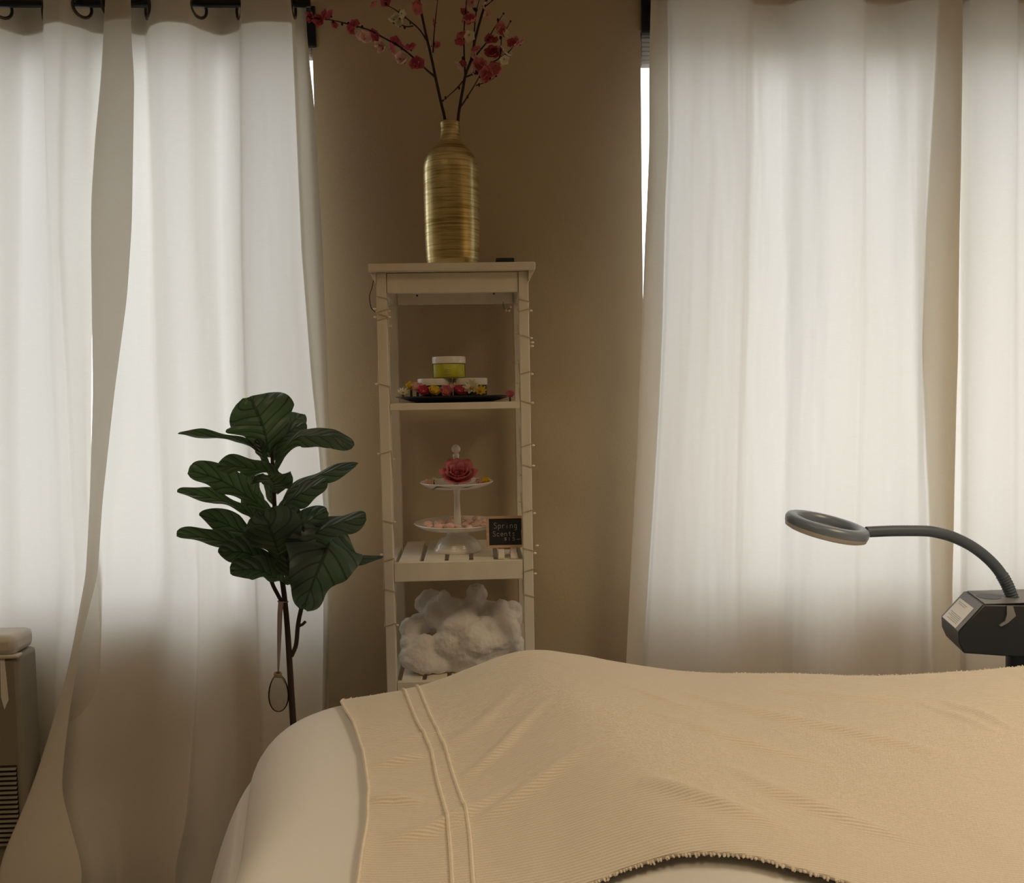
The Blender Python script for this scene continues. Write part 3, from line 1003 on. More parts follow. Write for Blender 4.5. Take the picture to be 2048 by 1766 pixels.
# ------------------------------------------------------------------ string lights round the front legs
def leg_string(sg, label, marks, extra, hang=None):
    x = SX + sg * (LEGO - LEGW / 2)
    hw, y0, y1 = LEGW / 2 + 0.0018, YF - 0.0018, YF + LD + 0.0018
    ring = [(-hw, y0), (0, y0 - 0.0006), (hw, y0), (hw, (y0 + y1) / 2), (hw, y1), (-hw, y1), (-hw, (y0 + y1) / 2)]
    pts = []
    zl = [U(760 if sg < 0 else 1060, py, YF).z for py in marks]
    for i in range(len(zl) - 1):
        za_, zb_ = zl[i], zl[i + 1]
        slope = 0.004 * (1 if i % 2 else -1)
        for k, (dx, yy) in enumerate(ring):
            f = 0.0 if k < 3 else (k - 2) / 5.0
            z = za_ + (zb_ - za_) * f + (slope * (k - 1) if k < 3 else slope)
            pts.append(Vector((x + dx, yy, z)))
    root = thing('string_light', label, 'string lights', (x, YF, zl[-1]), 'string lights')
    obj('wire', MB().tube(pts, 0.0010, 5), M['wire'], root)
    for (dx, py, yo) in extra:
        z = U(760 if sg < 0 else 1060, py, YF).z
        c = Vector((x + dx, YF + yo, z))
        tocentre = Vector((x - c.x, 0, 0)).normalized()
        bb = obj('bulb', MB().ball(c, 0.0030, 8, 6, (1.5, 1, 1)), M['bead'], root)
    if hang:
        obj('lead_wire', MB().tube(smooth_path(hang, 8), 0.0012, 5), M['cable'], root)
    return root


oL, oR = -(LEGW / 2 + 0.005), (LEGW / 2 + 0.005)
leg_string(-1, 'string of tiny lights wound round the left front leg of the shelf', [595, 622, 630, 638, 770, 905, 1043, 1120, 1180, 1250, 1330],
           [(oL, 618, 0.002), (oL, 634, 0.002), (-oL, 622, 0.004), (-oL, 634, 0.004), (oL, 768, 0.002), (oL, 908, 0.002), (-oL, 1045, 0.003), (-oL, 920, 0.02), (oL, 1110, 0.003), (-oL, 1252, 0.003), (-oL, 650, 0.03)],
           hang=[U(748, 556, YF + 0.02), U(744, 575, YF + 0.01), U(739, 595, YF), U(742, 615, YF), U(750, 624, YF - 0.002)])
leg_string(1, 'string of tiny lights wound round the right front leg of the shelf', [600, 620, 672, 745, 803, 890, 931, 1022, 1098, 1140, 1190, 1260],
           [(oR, 621, 0.002), (oR, 676, 0.002), (oR + 0.003, 685, 0.004), (oR + 0.002, 692, 0.004), (oR, 748, 0.002), (oR, 806, 0.002), (oR, 891, 0.002), (oR, 932, 0.002), (-oR, 950, 0.01), (-oR, 1003, 0.01),
            (oR, 1027, 0.002), (oR + 0.006, 1092, 0.002), (oR, 1107, 0.002), (oR, 1148, 0.002), (-oR, 665, 0.02), (-oR, 725, 0.02), (-oR, 765, 0.02)])
hk = U(1018, 606, YR - 0.01)
h = thing('hanging_bead', 'small clear beads on a wire hanging from the rear rail, upper right of the shelf', 'ornament', tuple(hk))
obj('wire', MB().tube(smooth_path([U(1006, 604, YR - 0.0), U(1007, 612, YR - 0.008), U(1012, 620, YR - 0.01), U(1020, 617, YR - 0.01)], 6), 0.0008, 5), M['cable'], h)
for px, py in ((1021, 614), (1018, 621), (1012, 621)):
    obj('bead', MB().ball(U(px, py, YR - 0.011), 0.0042, 8, 6), M['bead'], h)

# ------------------------------------------------------------------ plain shelf: tray, jars, silk flowers
TY = SY + 0.175
tc = U(905, 795, TY)
tx = SX - 0.004
prof = [(0.001, 0.0008), (0.105, 0.0008), (0.120, 0.003), (0.152, 0.0135), (0.159, 0.0150), (0.160, 0.0165), (0.158, 0.0172), (0.150, 0.0155), (0.118, 0.0055), (0.001, 0.0045)]
tray = obj('tray', MB().lathe(prof, (tx, TY, zs2), 64, sx=1.0, sy=0.72), M['tray'], loc=(tx, TY, zs2), smooth=50)
tag(tray, 'shallow black oval tray on the upper shelf holding jars and flowers', 'tray')
TZ = zs2 + 0.0050


def jar(label, cx, cy, z0, r, h, content):
    root = thing('jar', label, 'jar', (cx, cy, z0), 'screw-top jars')
    lid = 0.34 * h
    obj('glass_body', MB().lathe([(r * 0.94, 0.0), (r, 0.003), (r, h - lid), (r * 0.95, h - lid + 0.001)], (cx, cy, z0), 48), M['jar_clear'], root, smooth=50)
    obj('content', MB().lathe([(r * 0.95, 0.002), (r * 0.972, 0.004), (r * 0.972, h - lid - 0.001), (r * 0.96, h - lid - 0.0005)], (cx, cy, z0), 40), M[content], root, smooth=50)
    mb = MB().lathe([(r * 1.0, h - lid + 0.0015), (r * 1.03, h - lid + 0.002), (r * 1.03, h - 0.002), (r * 1.0, h), (0.001, h)], (cx, cy, z0), 48)
    obj('lid', mb, M['lid'], root, smooth=50)
    return root


jr = 0.0455
jh_ = U(900, 757, TY).z - TZ
jL = U(870, 780, TY).x
jR = jL + 2 * jr * 1.03 + 0.002
jar('dark navy jar with white lid, lower left under the lime jar', jL, TY, TZ, jr, jh_, 'navy')
jar('plum-brown jar with white lid, lower right under the lime jar', jR, TY, TZ, jr, jh_, 'plum')
gt = jar('lime green jar with white lid stacked on two jars', U(898, 735, TY).x, TY, TZ + jh_ + 0.0004, 0.0440, U(898, 714, TY).z - TZ - jh_, 'lime')
# small pale print on the lime jar's front
gx = U(898, 735, TY).x
mbp = MB()
for py, w in ((738, 0.016), (742, 0.012), (746, 0.014)):
    q = U(900, py, TY - 0.0445)
    for k in range(5):
        x_ = gx - w / 2 + w * k / 5
        yy = TY - math.sqrt(max(0, 0.0443 ** 2 - (x_ - gx) ** 2)) - 0.0004
        mbp.box((x_, yy - 0.0002, q.z - 0.0009), (x_ + w / 7, yy + 0.0004, q.z + 0.0009))
obj('label_print', mbp, M['petal_cream'], gt, smooth=0)


def silk_flower(label, px, py, Y, r, m, kind, group, zmin):
    c = U(px, py, Y)
    c.z = max(c.z, zmin + r * 0.28)
    root = thing('silk_flower', label, 'flower', (c.x, c.y, zmin), group)
    nrm = Vector((random.uniform(-0.4, 0.4), random.uniform(-1.0, -0.5), random.uniform(0.5, 0.9)))
    mb = MB()
    if kind == 'star':
        petal_mesh(mb, c, nrm, random.uniform(0, 6), 9, r, 0.55, 0.42)
    else:
        petal_mesh(mb, c, nrm, random.uniform(0, 6), 6, r, 0.5, 0.95)
        petal_mesh(mb, c + nrm.normalized() * r * 0.08, nrm, random.uniform(0, 6), 5, r * 0.7, 0.8, 0.95)
    obj('petals', mb, M[m], root, smooth=80)
    obj('centre', MB().ball(c + nrm.normalized() * r * 0.16, r * 0.2, 8, 6), M['stamen'], root)
    # the calyx it lies on, down to the surface
    obj('calyx', MB().lathe([(r * 0.10, 0), (r * 0.22, 0.001), (r * 0.16, max(0.003, c.z - zmin))], (c.x, c.y, zmin + 0.0003), 10), M['sepal'], root)
    return root


random.seed(5)
FY = TY - 0.072
fl = 'silk flowers on the black tray'
for (lab, px, py, dy, r, m, k) in (
        ('cream star flower at the left end of the black tray', 806, 787, 0.010, 0.013, 'petal_cream', 'star'),
        ('yellow flower standing highest at the left of the tray', 822, 776, 0.030, 0.014, 'petal_yellow', 'rose'),
        ('pale pink flower between the tall yellow one and the magenta one', 835, 778, 0.018, 0.015, 'petal_pale', 'rose'),
        ('magenta flower left of the low yellow flower, in front of the navy jar', 847, 784, 0.0, 0.015, 'petal_magenta', 'rose'),
        ('low bright yellow flower in front of the navy jar', 867, 784, -0.002, 0.015, 'petal_yellow', 'rose'),
        ('mid pink flower at the middle of the tray', 892, 784, -0.002, 0.015, 'petal_rose', 'rose'),
        ('pale flower behind the two middle pink flowers', 903, 777, 0.012, 0.013, 'petal_pale', 'star'),
        ('magenta flower in front of the plum jar', 918, 784, 0.0, 0.015, 'petal_magenta', 'rose'),
        ('peach pink flower left of the white star flower', 932, 780, 0.010, 0.013, 'petal_pale', 'rose'),
        ('white star flower in front of the plum jar', 944, 777, 0.006, 0.019, 'petal_cream', 'star'),
        ('yellow flower at the right front edge of the plum jar', 960, 784, 0.004, 0.015, 'petal_yellow', 'star')):
    Y = FY + dy
    ex = (U(px, py, Y).x - tx) / 0.160
    ey = (Y - TY) / (0.160 * 0.72)
    rr = math.hypot(ex, ey)
    zm = TZ if rr < 0.75 else TZ + 0.0112 * min(1, (rr - 0.72) / 0.24)
    silk_flower(lab, px, py, Y, r * 1.22, m, k, fl, zm)
# the loose petal bloom lying on the board beside the tray
q = U(1020, 790, YF + 0.03)
random.seed(9)
r_ = silk_flower('single pink bloom lying at the right end of the upper shelf', 1020, 790, YF + 0.030, 0.013, 'petal_rose', 'rose', 'loose flower', zs2)

# ------------------------------------------------------------------ slatted shelf: tiered stand
PY = SY + 0.185
px_ = U(914, 1000, PY).x
pz = lambda py: U(914, py, PY).z
zu, zl_ = pz(968), pz(1049)
stand = thing('tiered_stand', 'white two-tier ceramic serving stand with ball finial on the slatted shelf', 'serving stand', (px_, PY, zs3))
c0 = (px_, PY, 0)
zb = zs3 + 0.0005
obj('foot', MB().lathe([(0.001, zb), (0.0655, zb), (0.0665, zb + 0.006), (0.064, zb + 0.010), (0.061, zb + 0.013), (0.060, zb + 0.017), (0.055, zb + 0.026), (0.044, zb + 0.036),
                        (0.032, zb + 0.042), (0.028, zl_ - 0.018), (0.030, zl_ - 0.012), (0.001, zl_ - 0.011)], c0, 56), M['ceramic'], stand, smooth=50)


def plate(R, z):
    return MB().lathe([(0.001, z - 0.011), (R * 0.45, z - 0.012), (R * 0.80, z - 0.008), (R * 0.985, z + 0.004), (R, z + 0.0065), (R * 0.985, z + 0.008), (R * 0.95, z + 0.006),
                       (R * 0.78, z - 0.003), (R * 0.40, z - 0.006), (0.001, z - 0.006)], c0, 64)


obj('plate', plate(87 * PY / FPX, zl_), M['ceramic'], stand, smooth=60)
obj('plate', plate(73.5 * PY / FPX, zu), M['ceramic'], stand, smooth=60)
obj('stem', MB().lathe([(0.012, zl_ - 0.006), (0.0105, zl_ + 0.01), (0.0085, (zu + zl_) / 2), (0.0082, zu - 0.03), (0.011, zu - 0.011)], c0, 28), M['ceramic'], stand, smooth=60)
zf_ = pz(898)
obj('finial', MB().lathe([(0.009, zu - 0.006), (0.0078, zf_ - 0.025), (0.0085, zf_ - 0.021), (0.0095, zf_ - 0.018), (0.0075, zf_ - 0.013)] +
                         [(0.0125 * math.sin(t), zf_ - 0.0125 * math.cos(t)) for t in np.linspace(0.5, PI - 0.02, 12)], c0, 28), M['ceramic'], stand, smooth=60)

# large pink rose on the upper plate
random.seed(31)
rc = U(917, 955, PY - 0.028)
rose = thing('silk_rose', 'large pink silk rose lying on the upper plate of the stand', 'flower', (rc.x, rc.y, zu - 0.003))
for ring_, (n, r, cup, tilt) in enumerate(((6, 0.052, 0.35, 0.5), (6, 0.046, 0.85, 0.35), (5, 0.038, 1.25, 0.25), (4, 0.028, 1.6, 0.15), (3, 0.018, 2.0, 0.05))):
    for k in range(n):
        a = 2 * PI * (k + 0.5 * ring_) / n + random.uniform(-0.15, 0.15)
        q = rot_between((0.02, -0.62, 0.80))
        G = np.zeros((7, 9, 3))
        for i in range(7):
            t = i / 6
            ang = min(1.5, 0.25 + cup * t * 1.05)
            rr = r * (0.15 + 0.85 * t) * math.cos(ang * 0.62)
            z = r * t * math.sin(ang) * 0.85
            if t > 0.8:
                rr += r * 0.10 * (t - 0.8) / 0.2
            for j in range(9):
                s = (j - 4) / 4
                th = a + s * (0.75 if ring_ < 3 else 1.0) * math.sin(PI * (0.2 + 0.6 * t))
                rag = 1 - 0.16 * s * s * t + 0.03 * math.sin(5 * s + k)
                p = Vector((rr * rag * math.cos(th), rr * rag * math.sin(th), z * (1 - 0.12 * s * s)))
                w = rc + q @ p
                w.z = max(w.z, zu + 0.001)
                G[i, j] = list(w)
        obj('petal', MB().grid(G), M['petal_rose'] if ring_ < 3 else M['petal_pink'], rose, smooth=80, solid=0.0006)
for (pts, w) in (([(935, 974), (905, 977), (880, 976), (862, 983)], 0.008), ([(905, 976), (930, 977), (950, 973)], 0.007)):
    Q = smooth_path([U(x, y, PY - 0.086 + 0.00 * i) for i, (x, y) in enumerate(pts)], 6)
    G = np.zeros((len(Q), 3, 3))
    for i, p in enumerate(Q):
        ww = w * math.sin(PI * (0.08 + 0.86 * i / (len(Q) - 1)))
        for j in range(3):
            G[i, j] = [p.x, p.y + (j - 1) * ww * 0.6, p.z + (j - 1) * ww * 0.35 + 0.004]
    obj('leaf', MB().grid(G), M['sepal'], rose, smooth=80, solid=0.0006)

random.seed(17)
fp = 'small silk flowers on the stand'
silk_flower('small yellow flower at the right of the upper plate', 970, 966, PY - 0.030, 0.016, 'petal_yellow', 'rose', fp, zu + 0.001)
silk_flower('small pale pink flower beside the rose, right side of upper plate', 957, 965, PY - 0.045, 0.011, 'petal_pale', 'rose', fp, zu - 0.002)
silk_flower('small pale pink flower at the left of the upper plate', 856, 968, PY - 0.030, 0.013, 'petal_pale', 'rose', fp, zu + 0.001)
silk_flower('small cream bud on the upper plate left of the rose', 868, 962, PY - 0.020, 0.010, 'petal_cream', 'star', fp, zu - 0.002)

# pink stones heaped on the lower plate
spots = []
tries = 0
Rl = 87 * PY / FPX
while len(spots) < 24 and tries < 5000:
    tries += 1
    a, rr = random.uniform(0, 2 * PI), random.uniform(0.024, Rl * 0.80)
    r = random.uniform(0.0085, 0.0125)
    p = (px_ + rr * math.cos(a), PY + rr * math.sin(a))
    if rr + r * 0.8 < Rl * 0.86 and all(math.hypot(p[0] - s_[0], p[1] - s_[1]) > (r + s_[2]) * 0.95 for s_ in spots):
        spots.append((p[0], p[1], r))
for (x, y, r) in spots:
    d = math.hypot(x - px_, y - PY) / Rl
    z0 = zl_ - 0.006 + (0.003 if d > 0.5 else 0.0) + max(0, d - 0.65) * 0.018
    mb = MB().ball((x, y, z0 + r * 0.72), r, 10, 7, (random.uniform(0.9, 1.1), random.uniform(0.85, 1.1), 0.72))
    for i, p in enumerate(mb.v):
        n_ = vnoise(p.x * 90, p.y * 90, p.z * 90)
        c = Vector((x, y, z0 + r * 0.72))
        mb.v[i] = c + (p - c) * (1 + 0.28 * n_)
    st = obj('pink_stone', mb, M['quartz'], loc=(x, y, z0), smooth=28)
    tag(st, 'rounded pale pink stone in the heap on the lower plate of the stand', 'stone', 'pink stones on the lower plate')

# ------------------------------------------------------------------ chalkboard sign
CY = YF + 0.045
tl, br = U(972, 1033, CY), U(1049, 1094, CY)
tilt = Matrix.Rotation(math.radians(-8), 3, 'X')
cc = Vector(((tl.x + br.x) / 2, CY, (tl.z + br.z) / 2))
w, hgt = br.x - tl.x, tl.z - br.z
fw = 0.0072


def on_board(u, v, d=0.0):
    """point on the tilted board: u right, v up from its centre, d towards the room"""
    return cc + tilt @ Vector((u, -d, v))


sign = thing('chalkboard_sign', 'small framed chalkboard with chalk writing beside the white stand', 'sign', (cc.x, CY, zs3))


def slab(u0, v0, u1, v1, d0, d1):
    m = MB()
    vs = [on_board(u, v, d) for v in (v0, v1) for d in (d0, d1) for u in (u0, u1)]
    return m.add(vs, [(0, 2, 3, 1), (4, 5, 7, 6), (0, 1, 5, 4), (2, 6, 7, 3), (0, 4, 6, 2), (1, 3, 7, 5)])


fm = MB()
for a in ((-w / 2, hgt / 2 - fw, w / 2, hgt / 2), (-w / 2, -hgt / 2, w / 2, -hgt / 2 + fw), (-w / 2, -hgt / 2 + fw, -w / 2 + fw, hgt / 2 - fw), (w / 2 - fw, -hgt / 2 + fw, w / 2, hgt / 2 - fw)):
    s_ = slab(a[0], a[1], a[2], a[3], -0.003, 0.004)
    fm.add(s_.v, s_.f)
obj('frame', fm, M['frame'], sign, smooth=0, bevel=0.0008)
bd = obj('board', slab(-w / 2 + fw, -hgt / 2 + fw, w / 2 - fw, hgt / 2 - fw, -0.002, 0.001), M['chalkboard'], sign, smooth=0)
GL = {
    'S': [[(0.9, 0.92), (0.5, 1.0), (0.12, 0.82), (0.35, 0.58), (0.75, 0.42), (0.85, 0.15), (0.45, 0.0), (0.05, 0.12)]],
    'p': [[(0.15, 0.62), (0.15, -0.38)], [(0.15, 0.45), (0.5, 0.64), (0.85, 0.42), (0.7, 0.08), (0.35, 0.0), (0.15, 0.12)]],
    'r': [[(0.2, 0.62), (0.2, 0.0)], [(0.2, 0.38), (0.5, 0.6), (0.85, 0.55)]],
    'i': [[(0.4, 0.6), (0.4, 0.0)], [(0.4, 0.86), (0.42, 0.80)]],
    'n': [[(0.1, 0.62), (0.1, 0.0)], [(0.1, 0.4), (0.45, 0.62), (0.8, 0.45), (0.82, 0.0)]],
    'g': [[(0.8, 0.5), (0.5, 0.64), (0.15, 0.42), (0.25, 0.08), (0.55, 0.02), (0.8, 0.2), (0.8, 0.6), (0.82, -0.2), (0.5, -0.42), (0.15, -0.3)]],
    'c': [[(0.85, 0.5), (0.5, 0.64), (0.15, 0.4), (0.2, 0.1), (0.55, 0.0), (0.88, 0.12)]],
    'e': [[(0.15, 0.32), (0.82, 0.36), (0.7, 0.6), (0.4, 0.64), (0.12, 0.35), (0.3, 0.04), (0.85, 0.08)]],
    't': [[(0.45, 0.95), (0.45, 0.1), (0.75, 0.02)], [(0.12, 0.62), (0.8, 0.62)]],
    's': [[(0.8, 0.58), (0.45, 0.64), (0.2, 0.5), (0.5, 0.34), (0.8, 0.18), (0.5, 0.0), (0.15, 0.06)]],
    '$': [[(0.85, 0.78), (0.5, 0.88), (0.2, 0.72), (0.5, 0.5), (0.8, 0.3), (0.5, 0.1), (0.12, 0.2)], [(0.5, 1.0), (0.5, 0.0)]],
    '1': [[(0.4, 0.95), (0.4, 0.0)]],
    '5': [[(0.8, 0.95), (0.3, 0.95), (0.25, 0.55), (0.6, 0.6), (0.8, 0.3), (0.55, 0.02), (0.15, 0.08)]],
    '-': [[(0.1, 0.3), (1.2, 0.33)]],
}


def writing(text, x0, y0, x1, y1):
    """strokes of chalk between photo pixels: baseline y1, cap height y0"""
    a, b = U(x0, y1, CY) - cc, U(x1, y0, CY) - cc
    cw = (b.x - a.x) / len(text)
    ch = b.z - a.z
    m = MB()
    for i, chh in enumerate(text):
        for stroke in GL[chh]:
            pts = [on_board(a.x + (i + 0.06 + 0.82 * u) * cw, a.z + v * ch, 0.0014) for u, v in stroke]
            m.tube(smooth_path(pts, 5), 0.00055, 5)
    return m


chalk = MB()
for t_ in (('Spring', 987, 1045, 1035, 1057), ('Scents', 985, 1062, 1031, 1072.5), ('$15-', 1007, 1073.5, 1040, 1081)):
    m_ = writing(*t_)
    chalk.add(m_.v, m_.f)
obj('chalk_writing', chalk, M['chalk'], bd, smooth=60)
for sx_ in (-0.020, 0.012):
    x_ = cc.x + sx_
    poly = [(x_, CY - 0.030, zs3 + 0.0004), (x_, CY + 0.040, zs3 + 0.0004), (x_, CY + 0.040, zs3 + 0.006), (x_, CY + 0.006, zs3 + 0.024), (x_, CY - 0.006, zs3 + 0.024), (x_, CY - 0.030, zs3 + 0.006)]
    obj('foot', MB().prism(poly, (0.016, 0, 0)), M['card'], sign, smooth=25, bevel=0.001)
obj('back_prop', MB().box((cc.x - 0.012, CY + 0.004, zs3 + 0.02), (cc.x + 0.012, CY + 0.010, cc.z)), M['frame'], sign, smooth=0)

# ------------------------------------------------------------------ fluffy white filling on the lower shelf
mb = MB()
random.seed(3)
for (px, py, r, dy) in ((862, 1208, 30, 0.20), (880, 1232, 36, 0.17), (905, 1228, 34, 0.16), (955, 1186, 19, 0.17), (948, 1205, 18, 0.16), (922, 1258, 44, 0.12), (958, 1278, 46, 0.09),
                        (905, 1290, 40, 0.10), (935, 1310, 42, 0.09), (1008, 1236, 34, 0.14), (1020, 1262, 34, 0.12), (1008, 1290, 42, 0.11), (990, 1320, 44, 0.12), (1028, 1215, 17, 0.14),
                        (975, 1240, 34, 0.16), (818, 1262, 22, 0.13), (838, 1252, 22, 0.16), (825, 1290, 26, 0.11), (846, 1288, 22, 0.09), (822, 1318, 28, 0.08), (850, 1325, 26, 0.07), (876, 1328, 24, 0.08),
                        (900, 1335, 24, 0.09), (870, 1330, 30, 0.16), (945, 1335, 30, 0.15), (905, 1215, 22, 0.14), (890, 1195, 14, 0.15), (1000, 1330, 26, 0.07)):
    Yc = YF + dy
    k = Yc / FPX
    c = U(px, py, Yc)
    c.z = max(c.z, zs4 + r * k * 0.55)
    r_m = r * k * 1.08
    c.x = min(max(c.x, xl + r_m * 0.95), xr - r_m * 0.95)
    b0 = MB().ball(c, r_m, 26, 18, (1.0, random.uniform(0.8, 0.95), random.uniform(0.85, 1.05)))
    for i, p in enumerate(b0.v):
        d = (p - c)
        n_ = vnoise(p.x * 20, p.y * 20, p.z * 20) * 0.30 + vnoise(p.x * 55, p.y * 55, p.z * 55) * 0.10
        b0.v[i] = c + d * (1 + n_)
        b0.v[i].z = max(b0.v[i].z, zs4 + 0.001)
    mb.add(b0.v, b0.f)
cot = obj('cotton_fluff', mb, M['cotton'], loc=(SX, YF + 0.12, zs4), smooth=0)
md = cot.modifiers.new('merge', 'REMESH')
md.mode = 'VOXEL'
md.voxel_size = 0.0035
md.use_smooth_shade = True
md = cot.modifiers.new('soft', 'SMOOTH')
md.iterations = 9
tx_ = bpy.data.textures.new('fluff', 'CLOUDS')
tx_.noise_scale = 0.012
tx_.noise_depth = 4
md = cot.modifiers.new('tufts', 'DISPLACE')
md.texture = tx_
md.strength = 0.007
md.mid_level = 0.55
tag(cot, 'pile of fluffy white cotton filling on the lower shelf behind the bed', 'cotton', kind='stuff')

# ------------------------------------------------------------------ fig plant
PLY = 2.06
plant = thing('potted_fig_plant', 'leafy fiddle-leaf fig plant standing between the curtain and the white shelf', 'plant', (U(585, 1430, PLY).x, PLY, 0))
base = U(586, 1440, PLY)
pot_x = base.x + 0.012
stem_pts = [Vector((pot_x, PLY, 0.26)), Vector((pot_x, PLY, 0.45)), U(586, 1440, PLY), U(580, 1340, PLY), U(575, 1260, PLY), U(569, 1195, PLY), U(560, 1130, PLY), U(552, 1060, PLY), U(548, 990, PLY), U(545, 920, PLY), U(541, 870, PLY)]
Q = smooth_path(stem_pts, 6)
n = len(Q)
obj('trunk', MB().tube(Q, [0.0095 - 0.0055 * i / n for i in range(n)], 10), M['bark'], plant)
obj('side_shoot', MB().tube(smooth_path([U(583, 1312, PLY), U(592, 1290, PLY - 0.005), U(596, 1250, PLY - 0.01), U(603, 1215, PLY - 0.02), U(610, 1190, PLY - 0.03)], 5), [0.008] * 2 + [0.0055] * 40 if False else 0.0052, 8), M['bark'], plant)
obj('side_shoot', MB().tube([U(598, 1252, PLY - 0.01), U(605, 1249, PLY - 0.01), U(611, 1243, PLY - 0.01)], 0.0035, 8), M['bark'], plant)
obj('side_shoot', MB().tube(smooth_path([U(566, 1208, PLY), U(556, 1190, PLY - 0.01), U(545, 1168, PLY - 0.02), U(538, 1150, PLY - 0.02)], 5), 0.0048, 8), M['bark'], plant)
obj('pot', MB().lathe([(0.085, 0.0), (0.09, 0.004), (0.112, 0.27), (0.118, 0.275), (0.118, 0.29), (0.108, 0.29), (0.104, 0.25), (0.02, 0.245)], (pot_x, PLY, 0.001), 48), M['pot'], plant, smooth=50)
obj('soil', MB().lathe([(0.001, 0.262), (0.07, 0.264), (0.104, 0.258)], (pot_x, PLY, 0.001), 32, cap=False), M['soil'], plant)


def leaf(path, width, face=1.0, fold=0.25, wave=0.06, twist=0.0, shape='fiddle', seed=0):
    """path: (px, py, dy) along the midrib; width in photo px; face: share of the width that lies across the picture"""
    P = np.array([list(U(x, y, PLY + d)) for x, y, d in path])
    s = np.concatenate([[0], np.cumsum(np.linalg.norm(np.diff(P, axis=0), axis=1))])
    nl, nw = 40, 15
    t = np.linspace(0, 1, nl)
    Pi = pchip(s, P, t * s[-1])
    W = width * PLY / FPX / 2
    G = np.zeros((nl, nw, 3))
    UV = np.zeros((nl, nw, 2))
    for i in range(nl):
        tan = Vector(Pi[min(i + 1, nl - 1)] - Pi[max(i - 1, 0)]).normalized()
        view = (Vector(Pi[i]) - CAM).normalized()
        across = tan.cross(view)
        if across.length < 0.15:
            across = tan.cross(Vector((0, 0, 1)))
        across.normalize()
        nrm = across.cross(tan).normalized()
        f = max(-1, min(1, face + twist * (t[i] - 0.5)))
        side = (across * f + nrm * math.sqrt(max(0, 1 - f * f))).normalized()
        up = side.cross(tan).normalized()
        tt = t[i]
        if shape == 'fiddle':
            w = 0.16 + 0.55 * smoothstep(0.0, 0.35, tt) * 0.75 + 0.55 * smoothstep(0.3, 0.75, tt)
            w = min(1.0, w) * (1 if tt < 0.72 else math.sqrt(max(0, 1 - ((tt - 0.72) / 0.285) ** 2)))
        else:
            w = smoothstep(-0.03, 0.32, tt) * (1 - 0.62 * smoothstep(0.35, 0.98, tt)) * (1 if tt < 0.86 else math.sqrt(max(0, 1 - ((tt - 0.86) / 0.145) ** 2)))
        w = max(0.03, w) * W
        for j in range(nw):
            u = (j - nw // 2) / (nw // 2)
            wv = math.sin(tt * 15 + seed * 1.7 + (2.1 if u > 0 else 0)) * wave * W * 1.6 * abs(u) ** 2
            edge = 1 + 0.05 * math.sin(tt * 21 + seed + (1.5 if u > 0 else 0)) * abs(u)
            p = Vector(Pi[i]) + side * (u * w * edge) + up * (fold * abs(u) * w + wv)
            G[i, j] = list(p)
            UV[i, j] = (u, tt)
    o = obj('leaf', MB().grid(G, UV), M['leaf'], plant, smooth=80)
    return o


